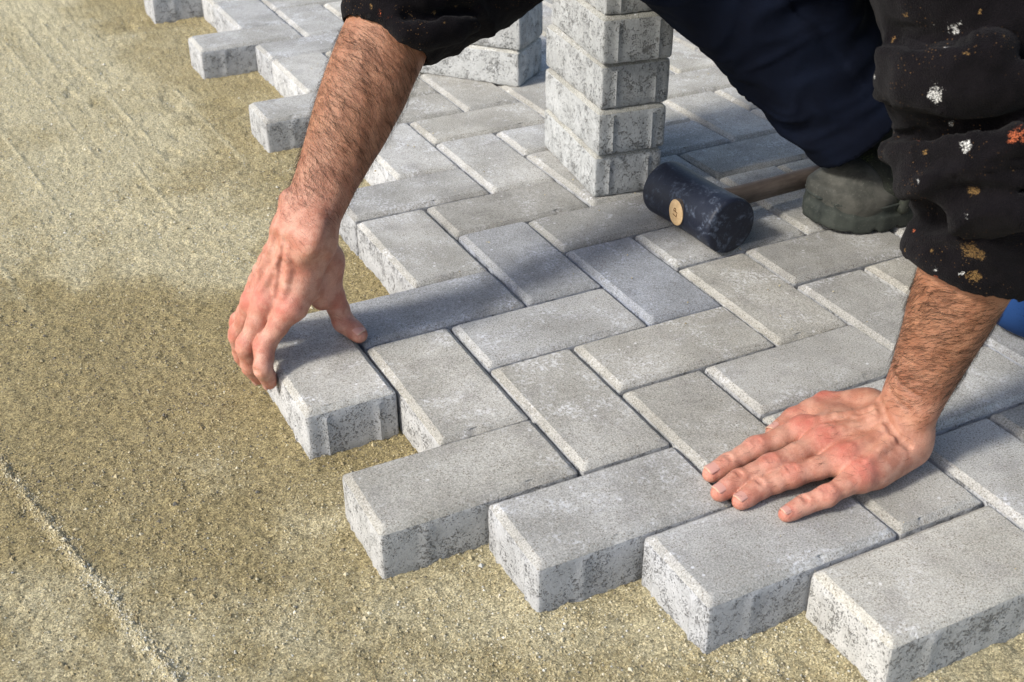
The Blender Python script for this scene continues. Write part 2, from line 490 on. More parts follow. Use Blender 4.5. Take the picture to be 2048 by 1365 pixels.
# ------------------------------------------------------------------ pavers
PH = 0.060
def paver_mesh(name, seed, L=0.1970, W=0.0970, rough=1.0):
    rng = np.random.default_rng(seed)
    r = 0.0035
    pts = []          # outline (x, y, nx, ny, rib)
    hl, hw = L / 2, W / 2
    def side(p0, p1, nrm, ribs):
        n = max(8, int(math.dist(p0, p1) / 0.0042))
        for i in range(n):
            t = i / n; x = p0[0] + (p1[0] - p0[0]) * t; y = p0[1] + (p1[1] - p0[1]) * t
            s = math.dist(p0, p1) * t
            rb = max([max(0, 1 - abs((s - c) / 0.0032) ** 3) for c in ribs] + [0])
            pts.append((x, y, nrm[0], nrm[1], rb))
    def corner(cx, cy, a0):
        for i in range(3):
            a = a0 + math.pi / 2 * i / 3
            pts.append((cx + r * math.cos(a), cy + r * math.sin(a), math.cos(a), math.sin(a), 0))
    side((hl, -hw + r), (hl, hw - r), (1, 0), (0.018, W - 2 * r - 0.018)); corner(hl - r, hw - r, 0)
    side((hl - r, hw), (-hl + r, hw), (0, 1), (0.040, L - 2 * r - 0.040)); corner(-hl + r, hw - r, math.pi / 2)
    side((-hl, hw - r), (-hl, -hw + r), (-1, 0), (0.018, W - 2 * r - 0.018)); corner(-hl + r, -hw + r, math.pi)
    side((-hl + r, -hw), (hl - r, -hw), (0, -1), (0.040, L - 2 * r - 0.040)); corner(hl - r, -hw + r, 1.5 * math.pi)
    A = np.array(pts); n = len(A)
    # (z, inset, rib amount, noise on outline, noise on z)
    rings = [(-PH, 0.0012, 0.6, 0.0013, 0.0016), (-PH + 0.003, 0.0, 1, 0.0009, 0.0004), (-0.047, 0, 1, 0.0005, 0), (-0.034, 0, 1, 0.0005, 0),
             (-0.021, 0, 1, 0.0005, 0), (-0.0105, 0, 1, 0.0004, 0), (-0.0085, 0.0002, 0.1, 0.0004, 0.0003), (-0.0052, 0.0005, 0, 0.0005, 0.0004),
             (-0.0044, 0.0010, 0, 0.0006, 0.0004), (-0.0008, 0.0056, 0, 0.0007, 0.0003), (0.0, 0.0068, 0, 0.0008, 0.0),
             (0.0, 0.0125, 0, 0.0, 0.0)]
    off = rng.random(3) * 100
    # knocked-off bits along the rim
    chip = np.zeros(n)
    for c_ in range(rng.integers(2, 6)):
        q_ = A[rng.integers(n), :2]
        chip = np.maximum(chip, rng.uniform(.4, 1.0) * np.clip(1 - np.hypot(A[:, 0] - q_[0], A[:, 1] - q_[1]) / rng.uniform(.004, .010), 0, 1))
    Vs = []
    for z, ins, rib, nz, nzz in rings:
        P = np.c_[A[:, 0], A[:, 1], np.full(n, z)]
        nn = (fbm(P + off, 150, 3, seed) - 0.5) * 2 * nz * rough
        d = A[:, 4] * 0.0017 * rib - ins + nn
        zz = z + (fbm(P + off + 7, 170, 3, seed + 5) - 0.5) * 2 * nzz * rough
        if -0.0095 < z < -0.0003:
            d = d - chip * (0.0005 if z < -0.0050 else 0.0017); zz = zz - chip * (0.0 if z < -0.0040 else 0.0008)
        d = d + ins
        Vs.append(np.c_[A[:, 0] * (1 - ins / hl) + A[:, 2] * d, A[:, 1] * (1 - ins / hw) + A[:, 3] * d, zz])
    me = bpy.data.meshes.new(name)
    verts = [tuple(v) for ring in Vs for v in ring]
    faces, mi = [], []
    for k in range(len(rings) - 1):
        for i in range(n):
            j = (i + 1) % n
            faces.append((k * n + i, k * n + j, (k + 1) * n + j, (k + 1) * n + i)); mi.append(0 if k >= 7 else 1)
    faces.append(tuple(range((len(rings) - 1) * n, len(rings) * n))); mi.append(0)
    faces.append(tuple(range(n))[::-1]); mi.append(1)
    me.from_pydata(verts, [], faces)
    me.materials.append(M_TOP); me.materials.append(M_SIDE)
    me.polygons.foreach_set("material_index", mi)
    me.polygons.foreach_set("use_smooth", [k < len(faces) - 2 for k in range(len(faces))])
    me.set_sharp_from_angle(angle=math.radians(27))
    me.update()
    return me

PAVERS = [paver_mesh("paver", 100 + s) for s in range(9)]
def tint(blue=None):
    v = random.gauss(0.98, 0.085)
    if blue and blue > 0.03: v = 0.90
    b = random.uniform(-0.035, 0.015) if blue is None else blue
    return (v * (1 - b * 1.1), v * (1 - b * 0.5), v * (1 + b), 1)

pavement = empty("pavement", (0, 0, 0))
tag(pavement, "herringbone pavement of grey concrete pavers", kind='structure')
BLUE_SHADE = {('H', 1, -3): 0.05, ('V', 3, -4): 0.06, ('V', 4, -3): 0.10, ('H', 5, -4): 0.08, ('V', 6, -1): 0.0, ('V', 7, 0): 0.05, ('H', 6, -2): 0.0, ('V', 2, -5): 0.0, ('H', 2, -2): 0.02}  # bluish, darker tint: mostly sky-lit shade put into these blocks' colour
HELD = ('V', 0, -3)
laid = []
for i in range(-24, 12):
    for k in range(-3, 9):
        u, v = i + 4 * k, i
        for typ, (a, b, c, d) in (('H', (u, v, u + 2, v + 1)), ('V', (u + 2, v - 1, u + 3, v + 1))):
            cx, cy = (a + c) * 0.05, -(b + d) * 0.05
            if cy < -0.62 or cy > 2.25 or cx > 2.05: continue
            key = (typ, a, b)
            # ragged laying edge
            ok = a >= 2 if b <= -4 else a >= 1
            if key in (('H', 1, -3), ('H', 0, 0)): ok = True
            if b >= 0: ok = (a - b) >= 0
            if b >= -2 and b < 0: ok = a >= 1 and (typ, a, b) != ('H', 1, -1)
            if key == ('H', -1, -1) or key == HELD or key == ('V', 1, -6) or key == ('H', 1, -7): ok = False
            if (typ == 'V' and a == 2 and b <= -9) or d > 4: ok = False
            if not ok: continue
            # clip to what the camera could see plus a margin
            pc = Vector((cx, cy, 0)) - CAM_LOC
            zf = pc.dot(R_FWD)
            if zf < 0.2: continue
            px = pc.dot(R_RIGHT) / zf * 2403; py = pc.dot(R_DOWN) / zf * 2403
            if px > 1024 + 640 or px < -1024 - 330 or py > 683 + 420 or py < -683 - 260: continue
            laid.append((key, cx, cy))
for n_, (key, cx, cy) in enumerate(laid):
    o = bpy.data.objects.new("paver", PAVERS[random.randrange(len(PAVERS))])
    COL.objects.link(o); o.parent = pavement
    rz = (0 if key[0] == 'H' else math.pi / 2) + (math.pi if random.random() < 0.5 else 0)
    o.location = (cx + random.uniform(-.0006, .0006), cy + random.uniform(-.0006, .0006), random.uniform(-0.0011, 0.0009))
    o.rotation_euler = (random.gauss(0, 0.003), random.gauss(0, 0.003), rz + random.gauss(0, 0.003))
    o.color = tint(BLUE_SHADE.get(key))
    if cy > 0.6: o.color = [c_ * 1.07 for c_ in o.color[:3]] + [1]   # far blocks lightened: brightness of grazing light put into their colour

held = bpy.data.objects.new("paver", PAVERS[3]); COL.objects.link(held)
held.location = (0.0485, 0.198, 0.0015); held.rotation_euler = (0.0, 0.006, math.pi / 2 + 0.012); held.color = tint(-0.01)
tag(held, "grey concrete paver gripped by the worker's bare hand at the laying edge", "paver")

def stack(x, y, rot, n, labels, group, jit):
    for i in range(n):
        o = bpy.data.objects.new("paver", PAVERS[(i * 5 + n) % len(PAVERS)]); COL.objects.link(o)
        dx, dy, dr = jit[i]
        c, s = math.cos(rot), math.sin(rot)
        # corner nearest the camera stays put; local x = short side, local y = long side
        o.location = (x + c * (0.05 + dx) - s * (0.1 + dy), y + s * (0.05 + dx) + c * (0.1 + dy), PH * (i + 1) + 0.0012 * (i + 1))
        o.rotation_euler = (0, 0, rot + dr + math.pi / 2 + (math.pi if i % 2 else 0))
        v = random.gauss(1.0, 0.03); o.color = (v * 0.99, v, v * 0.985, 1)
        tag(o, labels[i], "paver", group)
stack(0.508, 0.412, math.radians(-8.0), 5,
      ["lowest paver of the tall single stack behind the black mallet", "second paver from the ground in the tall stack behind the mallet",
       "middle paver, third from the ground, of the tall five paver stack", "fourth paver from the ground in the tall stack behind the mallet",
       "topmost paver of the tall stack, its edge cut off by the picture"],
      "pavers stacked in a tower behind the mallet",
      [(0, 0, 0), (0.001, -0.002, 0.01), (0.004, 0.002, 0.02), (0.006, -0.004, -0.02), (0.008, 0.001, -0.005)])
stack(0.621, 0.852, math.radians(38.5), 3,
      ["lowest paver of the short rear stack between sleeve and tall stack", "middle paver of the short rear stack beside the black sleeve",
       "top paver of the short rear stack beside the black sleeve"],
      "pavers in the short rear stack",
      [(0, 0, 0), (0.001, -0.001, 0.008), (-0.002, 0.001, -0.01)])

# ------------------------------------------------------------------ mallet
def lathe(profile, axis_n=40):
    """profile [(r, x)] about the local x axis -> V, F"""
    V, F = [], []
    for r, x in profile:
        for i in range(axis_n):
            a = 2 * math.pi * i / axis_n
            V.append((x, r * math.cos(a), r * math.sin(a)))
    for k in range(len(profile) - 1):
        for i in range(axis_n):
            j = (i + 1) % axis_n
            F.append((k * axis_n + i, (k + 1) * axis_n + i, (k + 1) * axis_n + j, k * axis_n + j))
    F.append(tuple(range(axis_n)))
    F.append(tuple(range((len(profile) - 1) * axis_n, len(profile) * axis_n))[::-1])
    return V, F

def py_mesh(name, V, F, sharp=40):
    me = bpy.data.meshes.new(name); me.from_pydata(V, [], F)
    bm = bmesh.new(); bm.from_mesh(me); bmesh.ops.recalc_face_normals(bm, faces=bm.faces[:]); bm.to_mesh(me); bm.free()
    me.polygons.foreach_set("use_smooth", [True] * len(me.polygons))
    me.set_sharp_from_angle(angle=math.radians(sharp)); me.update()
    return me

MR = 0.0355
mallet = empty("mallet", (0.573, 0.267, 0.0), math.radians(93.0))
tag(mallet, "black rubber mallet with brown wooden handle lying on the pavers", "mallet")
HL = 0.0690
prof = [(0.010, -HL - 0.0004), (MR - 0.0040, -HL - 0.0003), (MR - 0.0016, -HL + 0.0002), (MR - 0.0002, -HL + 0.0018), (MR + 0.0004, -HL + 0.005)] + [(MR + 0.0004 - 0.0016 * math.sin(math.pi * t), -HL + 0.005 + 2 * (HL - 0.005) * t) for t in np.linspace(0.06, 0.94, 14)] + [(MR + 0.0004, HL - 0.005), (MR - 0.0002, HL - 0.0018), (MR - 0.0016, HL - 0.0002), (MR - 0.0040, HL + 0.0003), (0.010, HL + 0.0004)]
V_, F_ = lathe(prof, 56)
hd = link("head", py_mesh("head", V_, F_), M_RUBBER, mallet, (0, 0, MR))
# handle: oval, runs across the head and pokes out 1.5 mm on the near side
hp = []
for x, r in [(-0.0362, 0.0150), (-0.0355, 0.0158), (0.03, 0.0150), (0.05, 0.0130), (0.12, 0.0122), (0.22, 0.0128), (0.30, 0.0142), (0.318, 0.013), (0.322, 0.010)]:
    hp.append((r, x))
V_, F_ = lathe(hp, 28)
hme = py_mesh("handle", [(x, y * 0.88, z * 1.08) for x, y, z in V_], F_)
hme.materials.append(M_HANDLE); hme.materials.append(M_WOOD_END)
for p in hme.polygons:
    if all(hme.vertices[i].co.x < -0.033 for i in p.vertices): p.material_index = 1
handle = link("handle", hme, None, mallet, (-0.004, 0.0, MR + 0.001))
handle.rotation_euler = (0, 0, -math.pi / 2)
tx = bpy.data.curves.new("stamp_text", 'FONT'); tx.body = "LP"; tx.size = 0.0115; tx.extrude = 0.0002; tx.align_x = 'CENTER'; tx.align_y = 'CENTER'
tmp = bpy.data.objects.new("stamp_text", tx); COL.objects.link(tmp)
bpy.context.view_layer.update()
stm = bpy.data.meshes.new_from_object(tmp.evaluated_get(bpy.context.evaluated_depsgraph_get()))
bpy.data.objects.remove(tmp); bpy.data.curves.remove(tx)
stp = link("stamp", stm, M_INK, handle)
stp.matrix_local = Matrix.Translation((-0.0364, 0, 0)) @ Matrix(((0, 0, -1, 0), (-1, 0, 0, 0), (0, 1, 0, 0), (0, 0, 0, 1))) @ Matrix.Rotation(math.radians(78), 4, 'Z')

# ------------------------------------------------------------------ person: distance fields meshed with surface nets
def arr(*p): return np.array(p, np.float64)

class Field:
    def __init__(self, lo, hi, h):
        self.lo = np.array(lo, np.float64); self.h = h
        self.n = np.ceil((np.array(hi) - self.lo) / h).astype(int) + 1
        self.D = np.full(self.n, 0.05, np.float32)
    def window(self, lo, hi):
        a = np.clip(np.floor((np.array(lo) - self.lo) / self.h).astype(int), 0, self.n - 1)
        b = np.clip(np.ceil((np.array(hi) - self.lo) / self.h).astype(int) + 1, 1, self.n)
        return a, np.maximum(b, a + 1)
    def pts(self, a, b):
        ax = [(self.lo[i] + self.h * np.arange(a[i], b[i])).astype(np.float32) for i in range(3)]
        return np.meshgrid(*ax, indexing='ij')
    def add(self, prim, k=0.004, op='u'):
        lo, hi = prim.box(); mrg = k + 3 * self.h
        a, b = self.window(lo - mrg, hi + mrg)
        sl = tuple(slice(a[i], b[i]) for i in range(3))
        d = prim.dist(*self.pts(a, b)); D = self.D[sl]
        if op == 'u':
            h = np.maximum(k - np.abs(D - d), 0) / k
            self.D[sl] = np.minimum(D, d) - h * h * k * 0.25
        elif op == 's':
            h = np.maximum(k - np.abs(D + d), 0) / k
            self.D[sl] = np.maximum(D, -d) + h * h * k * 0.25
    def sub(self):
        f = Field.__new__(Field); f.lo, f.h, f.n = self.lo, self.h, self.n
        f.D = np.full(self.n, 0.05, np.float32); return f
    def merge(self, other, k):
        h = np.maximum(k - np.abs(self.D - other.D), 0) / k
        return np.minimum(self.D, other.D) - h * h * k * 0.25
    def nets(self):
        D = self.D; s = D < 0
        c = np.zeros(tuple(self.n - 1), np.uint8)
        for dx in (0, 1):
            for dy in (0, 1):
                for dz in (0, 1):
                    c += s[dx:self.n[0] - 1 + dx, dy:self.n[1] - 1 + dy, dz:self.n[2] - 1 + dz]
        act = np.argwhere((c > 0) & (c < 8))
        ids = np.full(tuple(self.n - 1), -1, np.int32); ids[tuple(act.T)] = np.arange(len(act))
        cor = {}
        for q in range(8):
            o = ((q >> 2) & 1, (q >> 1) & 1, q & 1)
            cor[o] = D[act[:, 0] + o[0], act[:, 1] + o[1], act[:, 2] + o[2]].astype(np.float64)
        acc = np.zeros((len(act), 3)); cnt = np.zeros(len(act))
        for ax in range(3):
            o1, o2 = [i for i in range(3) if i != ax]
            for p in (0, 1):
                for q in (0, 1):
                    A = [0, 0, 0]; A[o1] = p; A[o2] = q; Bq = list(A); Bq[ax] = 1
                    da, db = cor[tuple(A)], cor[tuple(Bq)]
                    mk = (da < 0) != (db < 0)
                    t = np.where(mk, da / np.where(mk, da - db, 1), 0)
                    pt = np.zeros((len(act), 3)); pt[:, ax] = t; pt[:, o1] = p; pt[:, o2] = q
                    acc += pt * mk[:, None]; cnt += mk
        V = self.lo + self.h * (act + acc / cnt[:, None])
        Qs = []
        for ax in range(3):
            o1, o2 = [(1, 2), (2, 0), (0, 1)][ax]
            sa = [slice(None)] * 3; sb = [slice(None)] * 3
            sa[ax] = slice(0, -1); sb[ax] = slice(1, None)
            A, B2 = s[tuple(sa)], s[tuple(sb)]
            e = np.argwhere(A != B2)
            ok = (e[:, o1] > 0) & (e[:, o2] > 0) & (e[:, o1] < self.n[o1] - 1) & (e[:, o2] < self.n[o2] - 1)
            e = e[ok]; flip = s[tuple(e.T)]
            def g(d1, d2):
                x = e.copy(); x[:, o1] += d1; x[:, o2] += d2; return ids[tuple(x.T)]
            q = np.stack([g(-1, -1), g(0, -1), g(0, 0), g(-1, 0)], 1)
            q[~flip] = q[~flip][:, ::-1]
            Qs.append(q)
        Qs = np.concatenate(Qs); Qs = Qs[(Qs >= 0).all(1)]
        return V, Qs

class Cap:                                    # tapered capsule
    def __init__(s, a, b, ra, rb): s.a, s.b, s.ra, s.rb = np.array(a, float), np.array(b, float), ra, rb
    def box(s): return np.minimum(s.a - s.ra, s.b - s.rb), np.maximum(s.a + s.ra, s.b + s.rb)
    def dist(s, X, Y, Z):
        d = s.b - s.a; L2 = d @ d + 1e-12
        t = np.clip(((X - s.a[0]) * d[0] + (Y - s.a[1]) * d[1] + (Z - s.a[2]) * d[2]) / L2, 0, 1)
        return np.sqrt((X - s.a[0] - t * d[0]) ** 2 + (Y - s.a[1] - t * d[1]) ** 2 + (Z - s.a[2] - t * d[2]) ** 2) - (s.ra + (s.rb - s.ra) * t)

class Ell:                                    # ellipsoid with axes
    def __init__(s, c, r, ax=None): s.c, s.r = np.array(c, float), np.array(r, float); s.ax = np.eye(3) if ax is None else np.array(ax, float)
    def box(s): m_ = s.r.max(); return s.c - m_, s.c + m_
    def dist(s, X, Y, Z):
        P = [X - s.c[0], Y - s.c[1], Z - s.c[2]]
        k0 = 0; k1 = 0
        for i in range(3):
            q = P[0] * s.ax[i, 0] + P[1] * s.ax[i, 1] + P[2] * s.ax[i, 2]
            k0 = k0 + (q / s.r[i]) ** 2; k1 = k1 + (q / s.r[i] ** 2) ** 2
        k0 = np.sqrt(k0); k1 = np.sqrt(k1)
        return k0 * (k0 - 1) / np.maximum(k1, 1e-6)

class Limb:                                   # straight limb with elliptical stations
    def __init__(s, a, b, side, T, RW, RT, extra=None):
        s.a, s.b = np.array(a, float), np.array(b, float); d = s.b - s.a; s.L = np.linalg.norm(d); s.d = d / s.L
        w = np.array(side, float); w = w - (w @ s.d) * s.d; s.w = w / np.linalg.norm(w); s.t = np.cross(s.d, s.w)
        s.T, s.RW, s.RT = np.array(T), np.array(RW), np.array(RT); s.extra = extra
    def box(s):
        m_ = max(s.RW.max(), s.RT.max()) + (0.012 if s.extra else 0)
        return np.minimum(s.a, s.b) - m_, np.maximum(s.a, s.b) + m_
    def dist(s, X, Y, Z):
        P = (X - s.a[0], Y - s.a[1], Z - s.a[2])
        dot = lambda v: P[0] * v[0] + P[1] * v[1] + P[2] * v[2]
        x = dot(s.d); u = dot(s.w); v = dot(s.t)
        tt = np.clip(x / s.L, s.T[0], s.T[-1])
        rw = np.interp(tt, s.T, s.RW).astype(np.float32); rt = np.interp(tt, s.T, s.RT).astype(np.float32)
        q = np.sqrt((u / rw) ** 2 + (v / rt) ** 2) + 1e-6
        d = (q - 1) * np.sqrt(u * u + v * v) / q
        d = np.where(np.sqrt(u * u + v * v) < 1e-4, -np.minimum(rw, rt), d)
        if s.extra is not None: d = d + s.extra(x / s.L, u, v)
        ax = np.maximum(s.T[0] * s.L - x, x - s.T[-1] * s.L)
        return np.where(ax > 0, np.sqrt(np.maximum(d, 0) ** 2 + ax ** 2) + np.minimum(d, 0) * 0, np.maximum(d, ax * 0.5))

WRIST_FOLD = [(0.4553, -0.1949, 0.0554), (0.4471, -0.2094, 0.0558), (0.4435, -0.2209, 0.052), (0.4425, -0.2313, 0.0479), (0.4439, -0.2403, 0.0434), (0.4489, -0.2468, 0.0383)]

def surf(F, p, n, pad=.03):
    """first point of the field's surface met when coming in along -n from above p"""
    for t in np.arange(pad, -pad, -F.h * .4):
        q = p + n * t; i = np.round((q - F.lo) / F.h).astype(int)
        if (i >= 0).all() and (i < F.n).all() and F.D[tuple(i)] < F.h * .3: return q
    return p
def unit(v): v = np.array(v, float); return v / np.linalg.norm(v)
def ramp01(v, a, b):
    t = np.clip((v - a) / (b - a), 0, 1); return t * t * (3 - 2 * t)

CAMP = np.array(CAM_LOC)
# joint positions (metres), order: MCP, PIP, DIP, tip
RH = dict(wrist=arr(.055, .217, .142), elbow=arr(.207, .304, .331),
          index=[arr(.0255, .1985, .0675), arr(-.0063, .1983, .0293), arr(-.0142, .184, .0125), arr(-.0085, .191, -.0105)],
          middle=[arr(.0067, .219, .070), arr(-.020, .219, .0225), arr(-.0185, .2225, -.0045), arr(-.0112, .227, -.0245)],
          ring=[arr(-.002, .238, .061), arr(-.0192, .2562, .0159), arr(-.0178, .2606, -.0115), arr(-.0118, .2625, -.032)],
          pinky=[arr(.002, .259, .052), arr(-.0125, .279, .018), arr(-.0150, .285, -.004), arr(-.0112, .286, -.020)],
          thumb=[arr(.081, .2325, .049), arr(.0893, .2285, .0172), arr(.0978, .2065, .0098)], cmc=arr(.0725, .232, .094))
LH = dict(wrist=arr(.468, -.216, .040), elbow=arr(.537, -.223, .300),
          index=[arr(.3947, -.1695, .0255), arr(.3455, -.1643, .0165), arr(.3147, -.1658, .0105), arr(.2955, -.1669, .0080)],
          middle=[arr(.3975, -.1945, .0265), arr(.3400, -.1934, .0175), arr(.3085, -.1905, .0110), arr(.2860, -.1932, .0082)],
          ring=[arr(.3984, -.2225, .0255), arr(.3492, -.2119, .0165), arr(.3184, -.2076, .0105), arr(.2955, -.2113, .0080)],
          pinky=[arr(.3985, -.2445, .0225), arr(.3600, -.2466, .0145), arr(.3400, -.2425, .0095), arr(.3205, -.2430, .0074)],
          thumb=[arr(.4475, -.1380, .0185), arr(.4100, -.1390, .0125), arr(.3830, -.1450, .0098)], cmc=arr(.468, -.172, .026))
RAD = dict(index=(.0112, .0104, .0090, .0076), middle=(.0114, .0106, .0092, .0078), ring=(.0108, .0100, .0087, .0075), pinky=(.0098, .0088, .0077, .0066), thumb=(.0125, .0108, .0090))

def build_arm(H, lo, hi, h, back, rad_side, left):
    """back: unit vector out of the back of the hand; rad_side: unit vector towards the thumb side at the wrist"""
    F = Field(lo, hi, h)
    W, E = H['wrist'], H['elbow']
    fore = unit(E - W)
    order = ['index', 'middle', 'ring', 'pinky']
    # palm: metacarpals fanning from the carpus, filled on the palm side
    carp = {n: W + rad_side * o - fore * 0.008 for n, o in zip(order, (.0125, .004, -.005, -.0135))}
    for n in order:
        M = H[n][0]; r = RAD[n][0]
        F.add(Cap(carp[n], M - back * 0.001, .0135, r), .012)
        F.add(Cap(carp[n] - back * 0.012, M - back * 0.007, .0125, r * .95), .012)
    for n1, n2 in zip(order[:-1], order[1:]):
        a_, b_ = (carp[n1] + carp[n2]) / 2, (H[n1][0] + H[n2][0]) / 2
        F.add(Cap(a_ - back * .004, b_ - back * .005 + unit(a_ - b_) * .006, .0135, .0098), .010)
    # thenar and hypothenar pads
    F.add(Cap(H['cmc'] - back * .004, (H['index'][0] * .35 + H['thumb'][0] * .65) - back * .004, .0155, .0100), .016)
    F.add(Cap(H['cmc'] - back * .004, H['index'][0] * .55 + H['cmc'] * .45 - back * .006, .0150, .0105), .016)
    F.add(Cap(W + (H['cmc'] - W) * .4 - back * .004, H['cmc'], .0160, .0150), .016)
    F.add(Cap(carp['pinky'] - back * .010 - rad_side * .004, H['pinky'][0] * .7 + carp['pinky'] * .3 - back * .009 - rad_side * .003, .0150, .0110), .014)
    F.add(Ell(W - fore * .004, (.0315, .0215, .026), np.array([rad_side, back, np.cross(rad_side, back)])), .012)
    palm = F.D.copy()
    out = None
    for n in order + ['thumb']:
        f = F.sub(); J = H[n]; R = RAD[n]
        if n == 'thumb':
            f.add(Cap(H['cmc'], J[0], .0150, R[0]), .008)
        for q in range(len(J) - 1):
            mid = (J[q] + J[q + 1]) / 2; rm = (R[q] + R[q + 1]) / 2 * (.985 if q < 2 else 1.0)
            f.add(Cap(J[q], mid, R[q], rm), .004); f.add(Cap(mid, J[q + 1], rm, R[q + 1]), .004)
        # joint knuckle swellings on the back, fingertip pad
        for q in range(1, len(J) - 1):
            dirp = unit(J[q + 1] - J[q - 1]); up = back - (back @ dirp) * dirp; up = unit(up)
            sidev = np.cross(dirp, up)
            f.add(Ell(J[q] + up * R[q] * .17, (R[q] * 1.02, R[q] * .90, R[q] * 1.25), np.array([sidev, up, dirp])), .005)
        dirp = unit(J[-1] - J[-2]); up = back - (back @ dirp) * dirp; up = unit(up)
        f.add(Ell(J[-1] * .7 + J[-2] * .3 - up * R[-1] * .15, (R[-1] * 1.06, R[-1] * .92, R[-1] * 1.7), np.array([np.cross(dirp, up), up, dirp])), .004)
        kk = .011 if n != 'thumb' else .016
        hq = np.maximum(kk - np.abs(palm - f.D), 0) / kk
        D = np.minimum(palm, f.D) - hq * hq * kk * .25
        out = D if out is None else np.where(np.abs(out - D) < .0012, np.minimum(out, D) - (np.maximum(.0012 - np.abs(out - D), 0) / .0012) ** 2 * .0003, np.minimum(out, D))
    F.D = out
    # web of skin between thumb and index
    F.add(Cap(H['index'][0] * .5 + H['cmc'] * .5, H['thumb'][0] * .62 + H['index'][0] * .38 + (H['cmc'] - H['thumb'][0]) * .25, .0080, .0060), .018)
    # knuckle heads, extensor tendons, veins
    for n in order:
        M = H[n][0]; r = RAD[n][0]
        F.add(Ell(M + back * r * .36, (r * .80, r * .60, r * 1.15), np.array([unit(np.cross(back, M - W)), back, unit(M - W)])), .007)
        p = None
        for t in np.linspace(.12, .80, 6):
            q = surf(F, M + (carp[n] - M) * t, back) - back * .0012
            if p is not None: F.add(Cap(p, q, .0026, .0024), .006)
            p = q
    vr = np.random.default_rng(5 + left)
    paths = []
    for vv in range(1 if left else 3):
        a_ = H[order[vv % 4]][0] * .5 + H[order[min(vv + 1, 3)]][0] * .5
        b_ = W + rad_side * vr.uniform(-.016, .016)
        paths.append([surf(F, a_ + (b_ - a_) * t + rad_side * vr.uniform(-.004, .004), back) for t in np.linspace(.10, .85, 7)])
    for pp in paths:
        for p, q in zip(pp[:-1], pp[1:]): F.add(Cap(p - back * .0005, q - back * .0005, .0011, .0011), .0035)
    # forearm
    def bulge(t, u, v):
        return (-0.0007 * np.sin(u * 70 + t * 9 + v * 60) * ramp01(t, .05, .35) + 0.0002 * np.sin(u * 210 + v * 230 + t * 31)).astype(np.float32)
    lim = Limb(W, E, rad_side, (-.05, 0.0, .08, .2, .4, .6, .8, .95, 1.1), (.0305, .0305, .0300, .0325, .0390, .0440, .0460, .0450, .042),
               (.0215, .0218, .0225, .0262, .0330, .0385, .0420, .0425, .041), bulge)
    F.add(lim, .006 if left else .016)
    # ulna head bump
    F.add(Ell(W + fore * .016 - rad_side * .021 + back * .010, (.0085, .0085, .010)), .010)
    # deep skin fold where the bent-back wrist meets the forearm
    if left:
        for p, q in zip(WRIST_FOLD[:-1], WRIST_FOLD[1:]): F.add(Cap(p, q, .0030, .0030), .0035, 's')
        for o1, o2, z1, z2 in ((.02, -.016, .036, .030), (.012, -.02, .050, .046)):
            p = None
            for t in np.linspace(0, 1, 4):
                q = surf(F, W + rad_side * (o1 + (o2 - o1) * t) + fore * (z1 + (z2 - z1) * t), arr(-1, 0, 0), .05)
                if p is not None: F.add(Cap(p, q, .0009, .0009), .004, 's')
                p = q
    # creases across the finger joints
    for n in order:
        J = H[n]; R = RAD[n]
        for q in (1, 2):
            dirp = unit(J[q + 1] - J[q - 1]); up = unit(back - (back @ dirp) * dirp); sd = np.cross(dirp, up)
            for o in ((-.0030, 0.0, .0030) if q == 1 else (-.0012, .0014)):
                c_ = J[q] + dirp * o + up * (R[q] * 1.13)
                F.add(Cap(c_ - sd * R[q] * .55, c_ + sd * R[q] * .55, .0010, .0010), .0020, 's')
    return F

def back_of(H, left):
    v1 = H['middle'][0] - H['wrist']; v2 = H['index'][0] - H['pinky'][0]
    n_ = unit(np.cross(v1, v2))
    return n_ if (n_ @ (CAMP - H['middle'][0])) > 0 else -n_

def skin_object(H, lo, hi, h, left):
    back = back_of(H, left)
    v1 = unit(H['middle'][0] - H['wrist'])
    across = H['index'][0] - H['pinky'][0]
    if left:
        fore = unit(H['elbow'] - H['wrist']); rs = across - (across @ fore) * fore
        rs = unit(rs - (rs @ v1) * v1 * .5)
    else:
        rs = across - (across @ v1) * v1; rs = unit(rs)
        rs = unit(rs * .75 + .45 * unit(H['cmc'] - H['wrist'] - ((H['cmc'] - H['wrist']) @ v1) * v1))
    F = build_arm(H, lo, hi, h, back, rs, left)
    V, Q = F.nets()
    # redness over knuckles and finger ends, tan up the arm
    red = np.zeros(len(V)); 
    for n in ('index', 'middle', 'ring', 'pinky', 'thumb'):
        J = H[n]
        for q, (rr, am) in enumerate([(.016, .85), (.011, .60), (.009, .42), (.011, .55)][:len(J)]):
            red = np.maximum(red, am * np.exp(-(np.linalg.norm(V - J[q] - back * (.006 if q < 2 else .002), axis=1) / rr) ** 2))
    fdir = unit(H['elbow'] - H['wrist'])
    s_ = (V - H['wrist']) @ fdir
    d_m = np.linalg.norm(V - H['middle'][0], axis=1)
    tan = ramp01(s_, -.06 if not left else -.105, .11)
    if left: tan = np.maximum(tan, .45 * ramp01(-np.linalg.norm(V - (H['wrist'] + H['middle'][0]) / 2, axis=1), -.055, -.030))
    red = np.maximum(red, .25 * (1 - tan) * (vnoise(V, 55, 3)))
    return V, Q, red, tan, back, rs

armR = skin_object(RH, (-.052, .12, -.052), (.275, .375, .395), .0014, 0)
armL = skin_object(LH, (.262, -.315, -.006), (.615, -.108, .365), .0014, 1)

